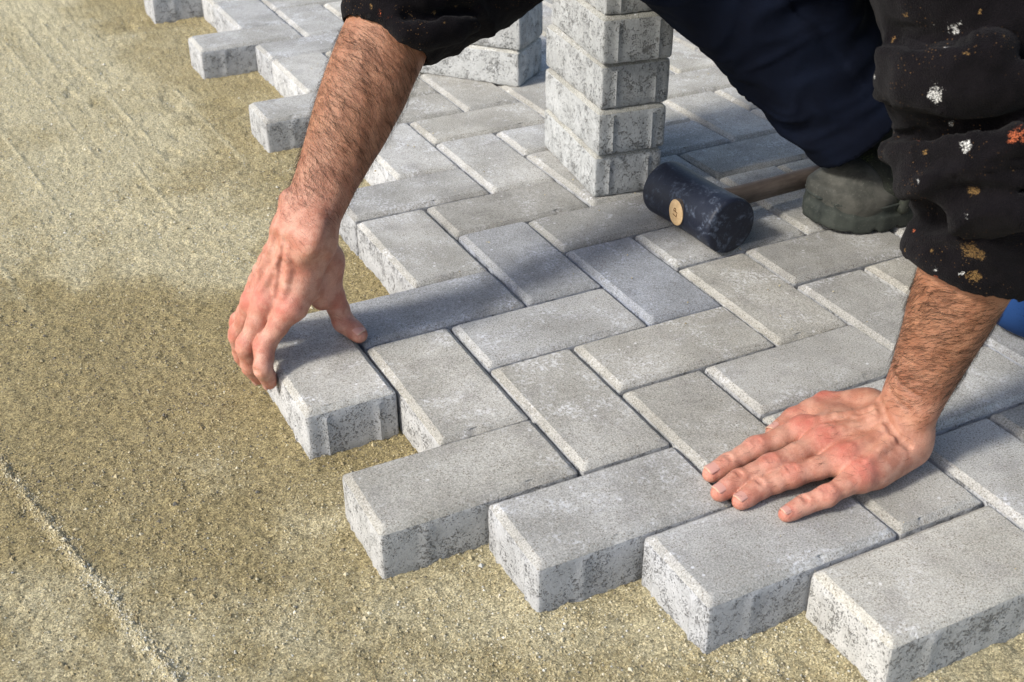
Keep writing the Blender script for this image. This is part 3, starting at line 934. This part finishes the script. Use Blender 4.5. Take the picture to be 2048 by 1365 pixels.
# hidden upper body: shoulders, trunk, neck, head, legs as one coarse figure under the clothes
SH_R, SH_L = arr(.47, .30, .56), arr(.50, -.12, .60)
CHEST, HIPS = arr(.56, .09, .60), arr(.98, .12, .44)
NECK, HEAD = arr(.47, .09, .70), arr(.385, .085, .765)
KN_R, AN_R = arr(.578, .335, .362), arr(.86, .205, .10)
HIP_R, HIP_L = arr(.96, .21, .43), arr(.97, .03, .43)
KN_L, AN_L = arr(.765, -.10, .062), arr(1.16, -.07, .07)
F = Field((.18, -.36, .0), (1.32, .52, .92), .006)
F.add(Cap(CHEST, HIPS, .115, .115), .03); F.add(Cap(SH_R, SH_L, .055, .055), .05)
F.add(Cap(RH['elbow'], SH_R, .042, .052), .03); F.add(Cap(LH['elbow'], SH_L, .042, .052), .03)
F.add(Cap(RH['elbow'] + (RH['wrist'] - RH['elbow']) * .25, RH['elbow'], .036, .040), .02)
F.add(Cap(LH['elbow'] + (LH['wrist'] - LH['elbow']) * .25, LH['elbow'], .036, .040), .02)
F.add(Cap(CHEST + arr(-.05, 0, .05), NECK, .062, .056), .04)
F.add(Ell(HEAD + arr(.012, 0, .03), (.098, .076, .088)), .02); F.add(Ell(HEAD + arr(-.035, 0, -.035), (.058, .058, .062)), .03)
F.add(Ell(HEAD + arr(-.098, 0, -.012), (.020, .013, .026)), .012)                       # nose
F.add(Ell(HEAD + arr(-.082, 0, -.058), (.014, .025, .008)), .008)                       # lips
for sy in (-1, 1):
    F.add(Ell(HEAD + arr(-.088, .031 * sy, .014), (.012, .017, .011)), .006, 's')       # eye sockets
    F.add(Ell(HEAD + arr(-.080, .031 * sy, .013), (.011, .013, .010)), .003)            # eyes
    F.add(Ell(HEAD + arr(.010, .078 * sy, .0), (.020, .010, .032)), .006)               # ears
F.add(Cap(HIP_R, KN_R, .080, .055), .04); F.add(Cap(KN_R, AN_R, .052, .038), .03)
F.add(Cap(HIP_L, KN_L, .080, .055), .04); F.add(Cap(KN_L, AN_L, .052, .038), .03)
Vb, Qb = F.nets()

Vs = [armR[0], armL[0], Vb]; Qs = [armR[1], armL[1] + len(armR[0]), Qb + len(armR[0]) + len(armL[0])]
me = np_mesh("person", np.concatenate(Vs), np.concatenate(Qs))
fattr(me, "red", np.concatenate([armR[2], armL[2], np.full(len(Vb), .15)]))
fattr(me, "tan", np.concatenate([armR[3], armL[3], np.full(len(Vb), .6)]))
person = link("person", me, M_SKIN)
tag(person, "kneeling person in paint-spattered black fleece laying a paver with bare hands", "person")

# ------------------------------------------------------------------ nails
def nail(H, n, back, w, l, tilt=0.0, off=0.0):
    J = H[n]; dirp = unit(J[-1] - J[-2]); up = unit(back - (back @ dirp) * dirp); sd = np.cross(dirp, up)
    up2 = unit(up * math.cos(tilt) + sd * math.sin(tilt)); sd2 = np.cross(dirp, up2)
    r = RAD[n][-1]; c = J[-1] + dirp * (off + .0005)
    nu, nv = 11, 13; V = []; F_ = []
    for i in range(nu):
        for j in range(nv):
            a = -1 + 2 * i / (nu - 1); b = j / (nv - 1)
            # rounded root and rounded free edge
            ww = w * (1 - .10 * (1 - b)) * (math.sqrt(max(0, 1 - max(0, (.22 - b) / .22) ** 2)) * .35 + .65 if b < .22 else 1) * (1 if b < .85 else math.sqrt(max(.15, 1 - ((b - .85) / .15) ** 2 * .55)))
            th = a * ww / (r * 1.02)
            y = (b - .62) * l
            rr = r * (1.035 - .18 * max(0, b - .6) ** 1.5) + .0002
            V.append(tuple(c + dirp * y + up2 * (rr * math.cos(th) - .0) * 1.0 + sd2 * rr * math.sin(th) * 1.02))
    for i in range(nu - 1):
        for j in range(nv - 1):
            F_.append((i * nv + j, i * nv + j + 1, (i + 1) * nv + j + 1, (i + 1) * nv + j))
    me = py_mesh("fingernail", V, F_, 60)
    me.materials.append(M_NAIL); me.materials.append(M_NAILTIP)
    for p in me.polygons:
        if (p.index % (nv - 1)) >= nv - 2: p.material_index = 1
    o = link("fingernail", me, None, person)
    md = o.modifiers.new("thick", 'SOLIDIFY'); md.thickness = .0007; md.offset = -1
    return o
bR, bL = armR[4], armL[4]
for n, w, l in (('index', .0066, .0125), ('middle', .0068, .0130), ('ring', .0064, .0125), ('pinky', .0054, .0105)):
    nail(LH, n, bL, w, l)
thumb_up = unit(CAMP - RH['thumb'][2]) * .6 + arr(.45, 0, .55)
nail(RH, 'thumb', unit(thumb_up), .0068, .0130, 0.25)
nail(LH, 'thumb', unit(arr(0, .5, .8)), .0070, .0130)
for n, w, l in (('index', .0064, .0120), ('middle', .0066, .0125)):
    nail(RH, n, unit(arr(-1, -.1, 0)), w, l)

# ------------------------------------------------------------------ hair on the arms
def arm_hair(name, A, H, count, seed, s_lo, s_hi, long_):
    V, Q, red, tan, back, rs = A
    rng = np.random.default_rng(seed)
    fd = unit(H['elbow'] - H['wrist'])
    s_ = (V - H['wrist']) @ fd
    nrm = np.zeros_like(V)
    e1 = V[Q[:, 2]] - V[Q[:, 0]]; e2 = V[Q[:, 3]] - V[Q[:, 1]]; fn = np.cross(e1, e2)
    for c in range(4): np.add.at(nrm, Q[:, c], fn)
    nrm /= np.linalg.norm(nrm, axis=1)[:, None] + 1e-12
    axis_p = H['wrist'] + np.clip(s_, 0, None)[:, None] * fd
    dors = nrm @ back
    w = ramp01(s_, s_lo, s_lo + .05) * ramp01(-s_, -s_hi, -s_hi + .02) * (0.16 + .84 * ramp01(dors + .35 * np.abs(nrm @ rs), -.45, .25))
    w += .07 * (np.abs(s_ + .035) < .04) * ramp01(dors, .3, .7)
    w /= w.sum()
    pick = rng.choice(len(V), count, p=w)
    P0 = V[pick] + rng.normal(0, .0005, (count, 3)); N0 = nrm[pick]
    L = long_ * (0.45 + .75 * rng.random(count)) * (0.55 + .45 * ramp01(s_[pick], .0, .08))
    swirl = (vnoise(P0, 40, seed) - .5) * 2.2
    sidev = np.cross(N0, -fd)
    base_d = -fd * (.42 + .2 * rng.normal(size=count))[:, None] + sidev * ((.90 if H is RH else -.80) + swirl * .5 + .3 * rng.normal(size=count))[:, None]
    base_d -= (np.sum(base_d * N0, 1))[:, None] * N0
    base_d /= np.linalg.norm(base_d, axis=1)[:, None] + 1e-9
    lift = np.abs(rng.normal(.22, .12, count))
    K = 5; pts = []
    bend = np.cross(N0, base_d) * (rng.normal(0, .35, count) + swirl * .2)[:, None]
    ax_c = axis_p[pick]
    for q in range(K):
        t = q / (K - 1)
        p = P0 + L[:, None] * (t * base_d + (t * lift * (1 - .55 * t))[:, None] * N0 + .5 * t * t * bend)
        # follow the limb's curvature so the hair lies on the skin
        s0 = (P0 - H['wrist']) @ fd; sp = (p - H['wrist']) @ fd
        c0 = H['wrist'] + s0[:, None] * fd; c1 = H['wrist'] + sp[:, None] * fd
        r0 = np.linalg.norm(P0 - c0, axis=1); r1v = p - c1; r1 = np.linalg.norm(r1v, axis=1)
        need = r0 + L * t * lift * (1 - .55 * t) * .8 + .0002
        need = np.where(s0 > 0.004, need, r1)
        p = c1 + r1v * (need / np.maximum(r1, 1e-6))[:, None]
        pts.append(p)
    # thin three-sided strands
    pts = np.stack(pts, 1)
    rad = np.linspace(.000115, .00004, K) 
    tang = pts[:, -1] - pts[:, 0]; tang /= np.linalg.norm(tang, axis=1)[:, None]
    a1 = np.cross(tang, N0); a1 /= np.linalg.norm(a1, axis=1)[:, None] + 1e-9; a2 = np.cross(tang, a1)
    VV = np.zeros((count, K, 3, 3))
    for c in range(3):
        an = c * 2.0944
        VV[:, :, c] = pts + (math.cos(an) * a1 + math.sin(an) * a2)[:, None, :] * rad[None, :, None]
    q0 = []
    for q in range(K - 1):
        for c in range(3):
            d_ = (c + 1) % 3
            q0.append((q * 3 + c, q * 3 + d_, (q + 1) * 3 + d_, (q + 1) * 3 + c))
    QQ = (np.array(q0)[None] + (np.arange(count) * K * 3)[:, None, None]).reshape(-1, 4)
    o = link(name, np_mesh(name, VV.reshape(-1, 3), QQ), M_HAIR, person)
    o["kind"] = "stuff"
    return o
arm_hair("arm_hair", armR, RH, 3000, 3, -.01, .215, .024)
arm_hair("arm_hair", armL, LH, 2900, 4, .004, .15, .018)

# ------------------------------------------------------------------ jumper
def fold(seed, amp, freq, slant):
    def f(t, u, v):
        th = np.arctan2(v, u)
        ph = freq * t * 6.283 + slant * np.sin(th + seed) + .8 * np.sin(2 * th + seed * 2.1)
        s_ = np.sin(ph); w = .55 + .45 * np.sin(th * 1.0 + t * 5 + seed)
        return (-amp * w * (np.abs(s_) ** 1.5 * np.sign(s_))).astype(np.float32)
    return f
def sleeve(F, a, b, side, T, RW, RT, ex, k): F.add(Limb(a, b, side, T, RW, RT, ex), k)
SPLAT = {'paint_white': [((0.436, -0.22, 0.407), 0.008), ((0.421, -0.23, 0.399), 0.005), ((0.432, -0.205, 0.406), 0.004), ((0.436, -0.224, 0.413), 0.004), ((0.414, -0.235, 0.365), 0.0121), ((0.432, -0.256, 0.329), 0.0091), ((0.432, -0.258, 0.327), 0.006), ((0.417, -0.23, 0.294), 0.004), ((0.434, -0.268, 0.274), 0.004), ((0.453, -0.231, 0.207), 0.004), ((0.46, -0.253, 0.211), 0.004), ((0.456, -0.22, 0.329), 0.004), ((0.425, -0.159, 0.355), 0.004), ((0.193, 0.229, 0.302), 0.004)],
         'paint_orange': [((0.447, -0.287, 0.344), 0.0121), ((0.451, -0.288, 0.347), 0.008), ((0.427, -0.23, 0.277), 0.004), ((0.463, -0.193, 0.224), 0.0044), ((0.434, -0.205, 0.315), 0.004), ((0.456, -0.231, 0.2), 0.004), ((0.439, -0.161, 0.385), 0.004), ((0.163, 0.255, 0.336), 0.0048), ((0.169, 0.245, 0.334), 0.004)],
         'paint_ochre': [((0.425, -0.181, 0.409), 0.005), ((0.438, -0.16, 0.383), 0.0044), ((0.418, -0.244, 0.395), 0.004), ((0.444, -0.262, 0.292), 0.0091), ((0.461, -0.257, 0.235), 0.0151), ((0.464, -0.264, 0.233), 0.0101), ((0.467, -0.261, 0.212), 0.0111), ((0.454, -0.285, 0.318), 0.004), ((0.454, -0.223, 0.221), 0.004), ((0.457, -0.193, 0.207), 0.004), ((0.427, -0.223, 0.313), 0.004), ((0.423, -0.249, 0.398), 0.004), ((0.454, -0.235, 0.218), 0.004), ((0.441, -0.237, 0.423), 0.004), ((0.442, -0.263, 0.41), 0.004), ((0.158, 0.264, 0.341), 0.0048), ((0.189, 0.243, 0.335), 0.004), ((0.175, 0.245, 0.345), 0.004), ((0.215, 0.241, 0.333), 0.0063), ((0.217, 0.22, 0.329), 0.004), ((0.241, 0.245, 0.336), 0.004)]}
CREASES = [([(0.4367, -0.1587, 0.363), (0.4275, -0.1971, 0.3687), (0.4314, -0.2223, 0.373), (0.4429, -0.2425, 0.3797), (0.4568, -0.2526, 0.3872), (0.4674, -0.261, 0.3962)], 0.006),
           ([(0.4607, -0.1539, 0.2999), (0.4493, -0.1872, 0.3108), (0.4458, -0.2172, 0.3231), (0.4498, -0.2406, 0.334), (0.4584, -0.2552, 0.3392), (0.4661, -0.2756, 0.3474)], 0.006),
           ([(0.4494, -0.1863, 0.298), (0.4471, -0.2108, 0.3049), (0.4503, -0.2341, 0.3125), (0.456, -0.2581, 0.3204), (0.4738, -0.2748, 0.3239)], 0.006),
           ([(0.4539, -0.1948, 0.2894), (0.4451, -0.23, 0.2939), (0.4595, -0.247, 0.2891), (0.4668, -0.2642, 0.2916), (0.4743, -0.2821, 0.2962)], 0.006),
           ([(0.4324, -0.1629, 0.3879), (0.4275, -0.2029, 0.3943), (0.435, -0.2313, 0.4026), (0.4444, -0.249, 0.4141)], 0.006),
           ([(0.1864, 0.2393, 0.334), (0.2067, 0.236, 0.3307), (0.2298, 0.2377, 0.3308), (0.2571, 0.2443, 0.3307)], 0.004)]

FJ = Field((.10, -.36, .13), (1.06, .50, .86), .0042)
# trunk
FJ.add(Cap(CHEST, HIPS + arr(-.12, 0, 0), .165, .150), .05)
FJ.add(Cap(SH_R + arr(.03, -.02, 0), SH_L + arr(.03, .02, 0), .085, .085), .06)
FJ.add(Cap(arr(.80, .07, .40), arr(.68, .02, .42), .12, .11), .05)
# right sleeve: pushed up below the elbow, sagging under it
fR = unit(RH['elbow'] - RH['wrist'])
cuffR = RH['wrist'] + fR * .211
sR = armR[5]
sleeve(FJ, cuffR, RH['elbow'] + fR * .01, sR, (0, .12, .5, 1), (.050, .0525, .057, .060), (.047, .0495, .053, .057), fold(1.0, .0022, 1.6, 1.1), .01)
sleeve(FJ, RH['elbow'], SH_R, sR, (-.05, .15, .5, 1), (.060, .064, .072, .080), (.058, .062, .072, .080), fold(2.2, .004, 2.4, 1.3), .025)
FJ.add(Cap(RH['elbow'] + arr(.045, .012, -.018), RH['elbow'] + arr(.17, .01, .06), .046, .070), .03)
# left sleeve with the bunched rolls above the wrist
fL = unit(LH['elbow'] - LH['wrist'])
cuffL = LH['wrist'] + fL * .151
sL = armL[5]
sleeve(FJ, cuffL, LH['elbow'], sL, (0, .1, .4, .7, 1), (.057, .060, .064, .066, .070), (.054, .057, .061, .066, .070), fold(.4, .0030, 1.5, .9), .01)
sleeve(FJ, LH['elbow'] - fL * .02, SH_L, sL, (-.02, .1, .4, 1), (.076, .082, .092, .105), (.074, .082, .092, .105), fold(1.7, .0060, 2.6, 1.2), .022)
for s_, rw, th, tx, ty in ((.254, .0700, .0165, .10, .05), (.284, .0755, .0180, -.14, .10), (.322, .0870, .030, .20, -.10), (.175, .0600, .022, .12, .15)):
    axd = unit(fL + arr(tx, ty, 0)); sd_ = unit(sL - (sL @ axd) * axd)
    FJ.add(Ell(LH['wrist'] + fL * s_, (rw, rw * .97, th), np.array([sd_, np.cross(axd, sd_), axd])), .0045)
for s_, rw, th, tx, ty in ((.228, .0560, .018, .05, .10), (.262, .0610, .020, -.10, .05)):
    axd = unit(fR + arr(tx, ty, 0)); sd_ = unit(sR - (sR @ axd) * axd)
    FJ.add(Ell(RH['wrist'] + fR * s_, (rw, rw * .94, th), np.array([sd_, np.cross(axd, sd_), axd])), .006)
# creases and rolls of the bunched sleeve
for path, r_ in CREASES:
    for p_, q_ in zip(path[:-1], path[1:]):
        FJ.add(Cap(arr(*p_) + arr(-.003, -.004, -.013), arr(*q_) + arr(-.003, -.004, -.013), .010, .010), .022)
    for p_, q_ in zip(path[:-1], path[1:]): FJ.add(Cap(p_, q_, r_, r_), .014, 's')
# inside of the cuffs
for H, c, f in ((RH, cuffR, fR), (LH, cuffL, fL)):
    FJ.add(Limb(c - f * .03, c + f * .028, sR if H is RH else sL, (0, 1), (.0455 if H is RH else .052,) * 2, (.0425 if H is RH else .049,) * 2), .003, 's')
# neck hole
FJ.add(Cap(NECK + arr(.02, 0, -.03), NECK + arr(-.08, 0, .08), .062, .085), .01, 's')
Vj, Qj = FJ.nets()
def vnormals(V, Q):
    fn = np.cross(V[Q[:, 2]] - V[Q[:, 0]], V[Q[:, 3]] - V[Q[:, 1]]); n_ = np.zeros_like(V)
    for c in range(4): np.add.at(n_, Q[:, c], fn)
    return n_ / (np.linalg.norm(n_, axis=1)[:, None] + 1e-12)
Vj = Vj + ((fbm(Vj, 16, 3, 41) - .5) * .008 + (fbm(Vj, 130, 2, 43) - .5) * .0028)[:, None] * vnormals(Vj, Qj)
def limb_folds(V, N_, o, f, side, s0, s1, amp, seed):
    f = unit(f); w = unit(side - (side @ f) * f); t3 = np.cross(f, w)
    q = V - o; s_ = q @ f; u = q @ w; v_ = q @ t3; r = np.sqrt(u * u + v_ * v_) + 1e-6
    m_ = ramp01(s_, s0, s0 + .03) * ramp01(-s_, -s1, -s1 + .04) * (r < .13)
    P = np.c_[s_ * 26 + u / r * .9 + 2.2 * (vnoise(V, 14, seed) - .5), u / r * .75, v_ / r * .75]
    a = vnoise(P, 1.0, seed + 1); b = vnoise(P * np.array((1.9, 1.3, 1.3)) + 9, 1.0, seed + 2)
    rid = (1 - np.abs(2 * a - 1)) ** 2 + .5 * (1 - np.abs(2 * b - 1)) ** 2 - .6
    return V + (amp * rid * m_)[:, None] * N_
nj = vnormals(Vj, Qj)
Vj = limb_folds(Vj, nj, LH['wrist'], fL, sL, .165, .60, .0125, 51)
Vj = limb_folds(Vj, nj, RH['wrist'], fR, sR, .220, .29, .0050, 57)
Vj = limb_folds(Vj, nj, RH['elbow'], SH_R - RH['elbow'], sR, .02, .40, .011, 63)
me = np_mesh("jumper", Vj, Qj)
def blobs(V, lst, d=None):
    out = np.zeros(len(V))
    for p, r in lst:
        q = np.linalg.norm((V - np.array(p)), axis=1) / (r * .82)
        out = np.maximum(out, np.clip(1.15 - q, 0, 1))
    return out

for nm, lst in SPLAT.items(): fattr(me, nm, blobs(Vj, lst))
jumper = link("jumper", me, M_FLEECE, person)

# ------------------------------------------------------------------ trousers
FT = Field((.42, -.26, -.004), (1.30, .50, .62), .0045)
def crease(seed, amp, freq):
    def f(t, u, v):
        th = np.arctan2(v, u)
        return (amp * np.sin(freq * t * 6.283 + 1.7 * np.sin(th + seed) + th * 1.5)).astype(np.float32)
    return f
axR = unit(AN_R - KN_R); hemR = arr(.782, .218, .132)
FT.add(Limb(KN_R, hemR, (0, 1, 0), (-.05, .2, .6, .915, .925, 1), (.080, .085, .086, .0825, .0845, .084), (.078, .083, .084, .0805, .0825, .082), crease(.6, .0022, 1.6)), .03)
FT.add(Limb(HIP_R, KN_R, (0, 1, 0), (0, .5, 1.02), (.125, .105, .085), (.125, .105, .085), crease(1.6, .004, 2.2)), .04)
FT.add(Limb(HIP_L, KN_L, (0, 1, 0), (0, .5, 1.02), (.125, .105, .078), (.125, .105, .078), crease(2.6, .004, 2.2)), .04)
FT.add(Limb(KN_L, AN_L, (0, 1, 0), (-.04, .4, 1), (.070, .075, .068), (.062, .065, .062), crease(3.1, .003, 2.6)), .03)
FT.add(Ell(KN_L, (.076, .072, .0635)), .03); FT.add(Ell(KN_R, (.088, .086, .086)), .03)
FT.add(Cap(HIP_R + arr(.03, -.02, .02), HIP_L + arr(.03, .02, .02), .135, .135), .05)
ah = unit(hemR - KN_R)
FT.add(Cap(hemR - ah * .02, hemR + ah * .09, .0735, .076), .003, 's')
FT.D = np.maximum(FT.D, -(FT.pts(np.zeros(3, int), FT.n)[2] - .0015))
Vt, Qt = FT.nets()
nt = vnormals(Vt, Qt)
Vt = Vt + ((fbm(Vt, 11, 3, 47) - .5) * .014)[:, None] * nt * ramp01(Vt[:, 2], .0, .04)[:, None]
Vt = limb_folds(Vt, nt, KN_R, hemR - KN_R, arr(0, 1, 0), -.10, .32, .007, 71)
me = np_mesh("trousers", Vt, Qt)

fattr(me, "knee_blue", np.clip(np.exp(-((Vt[:, 0] - .70) ** 2 + (Vt[:, 1] + .10) ** 2) / .006) * 1.0, 0, 1))  # lighter blue patch around the kneeling knee
fattr(me, "paint_ochre", blobs(Vt, [((.745, .14, .115), .010), ((.79, .13, .14), .010), ((.81, .128, .155), .010), ((.70, .17, .12), .006)]))
trousers = link("trousers", me, M_NAVY, person)
# stitched hem band
# ------------------------------------------------------------------ shoes
def make_shoe(origin, rz, ry=0.0):
    """local frame: toe at x = 0, heel at x = 0.29, sole bottom at z = 0"""
    root = empty("shoe", origin); root.rotation_euler = (0, ry, rz); root.parent = person
    h = .003
    def outline(t):       # half width along the sole
        return np.interp(t, (0, .01, .03, .07, .12, .17, .22, .26, .285, .29), (.012, .030, .043, .0515, .0495, .0410, .0385, .0385, .027, .012))
    class Sole:
        def __init__(s, z0, z1, gro, bev): s.z0, s.z1, s.g, s.bev = z0, z1, gro, bev
        def box(s): return arr(-.01, -.07, s.z0 - .012), arr(.30, .07, s.z1 + .012)
        def dist(s, X, Y, Z):
            w = outline(np.clip(X, 0, .29)).astype(np.float32) + s.g
            bend = .010 * np.clip(1 - X / .06, 0, 1) ** 2
            z = Z - bend
            dxy = np.maximum(np.maximum(np.abs(Y) - w, -s.g - X), X - .29 - s.g) + s.bev
            dz = np.abs(z - (s.z0 + s.z1) / 2) - (s.z1 - s.z0) / 2 + s.bev
            return np.sqrt(np.maximum(dxy, 0) ** 2 + np.maximum(dz, 0) ** 2) + np.minimum(np.maximum(dxy, dz), 0) - s.bev
    f = Field((-.02, -.075, -.006), (.31, .075, .07), h)
    f.add(Sole(0.0, .024, .004, .004), .003); f.add(Sole(.022, .034, .0015, .004), .003); f.add(Sole(.033, .0375, .004, .0018), .002)
    for gx_ in (.030, .062, .094, .200, .232, .262):
        f.add(Cap((gx_, -.09, .001), (gx_ - .006, .09, .001), .0050, .0050), .002, 's')
    V, Q = f.nets(); link("sole", np_mesh("sole", V, Q), M_SOLE, root)
    f = Field((-.02, -.075, .02), (.14, .075, .12), h)
    f.add(Ell((.060, 0, .035), (.060, .0510, .048)), .01); f.add(Sole(.030, .052, .001, .008), .01)
    f.add(Ell((.150, 0, .075), (.082, .09, .075)), .003, 's')
    V, Q = f.nets(); link("toe_cap", np_mesh("toe_cap", V, Q), M_TOE, root)
    f = Field((.0, -.075, .02), (.31, .075, .16), h)
    f.add(Sole(.030, .055, -.004, .010), .01); f.add(Ell((.02, 0, .06), (.05, .08, .06)), .004, 's')
    f.add(Ell((.105, 0, .035), (.065, .043, .050)), .02); f.add(Cap((.10, 0, .050), (.17, 0, .085), .040, .043), .03)
    f.add(Cap((.17, 0, .05), (.245, 0, .05), .043, .040), .03); f.add(Cap((.205, 0, .06), (.215, 0, .118), .047, .047), .02)
    f.add(Cap((.205, 0, .07), (.20, 0, .19), .037, .041), .003, 's')
    V, Q = f.nets()
    link("upper", np_mesh("upper", V, Q), M_SHOE, root)
    f = Field((.02, -.075, .02), (.20, .075, .14), .0025)
    for p_, q_ in (((.098, -.054, .030), (.104, -.046, .058)), ((.104, -.046, .058), (.116, -.026, .083)), ((.116, -.026, .083), (.124, 0, .090)), ((.124, 0, .090), (.116, .026, .083)), ((.116, .026, .083), (.104, .046, .058)), ((.104, .046, .058), (.098, .054, .030))):
        f.add(Cap(p_, q_, .0085, .0085), .004)
    V, Q = f.nets(); link("strap", np_mesh("strap", V, Q), M_SHOE, root)
    f = Field((.13, -.08, .07), (.28, .08, .14), .0025)
    for i in range(16):
        a0, a1 = 6.2832 * i / 16, 6.2832 * (i + 1) / 16
        f.add(Cap((.206 + .044 * math.cos(a0), .042 * math.sin(a0), .108 - .010 * math.cos(a0)), (.206 + .044 * math.cos(a1), .042 * math.sin(a1), .108 - .010 * math.cos(a1)), .0055, .0055), .003)
    V, Q = f.nets(); link("collar", np_mesh("collar", V, Q), M_LINING, root)
    return root
make_shoe((.712, .212, .0), math.radians(-3))
make_shoe((1.24, -.06, .285), math.radians(4), math.radians(82))

for a_, b_, r_ in ((AN_R + arr(.01, 0, -.01), AN_R + (KN_R - AN_R) * .32, .040), (arr(1.10, -.07, .075), arr(1.20, -.065, .12), .036)):
    f = Field(np.minimum(a_, b_) - .05, np.maximum(a_, b_) + .05, .004); f.add(Cap(a_, b_, r_ + .009, r_ + .014))
    V, Q = f.nets(); link("sock", np_mesh("sock", V, Q), M_LINING, person)
# hair on the head
f = Field((HEAD[0] - .14, HEAD[1] - .12, HEAD[2] - .10), (HEAD[0] + .14, HEAD[1] + .12, HEAD[2] + .16), .005)
f.add(Ell(HEAD + arr(.020, 0, .036), (.102, .083, .096)), .01)
f.add(Ell(HEAD + arr(-.085, 0, -.02), (.075, .10, .085)), .01, 's')
V, Q = f.nets(); V = V + ((fbm(V, 120, 2, 3) - .5) * .012)[:, None] * unit(arr(.3, 0, 1))
link("hair", np_mesh("hair", V, Q), M_HAIR, person)
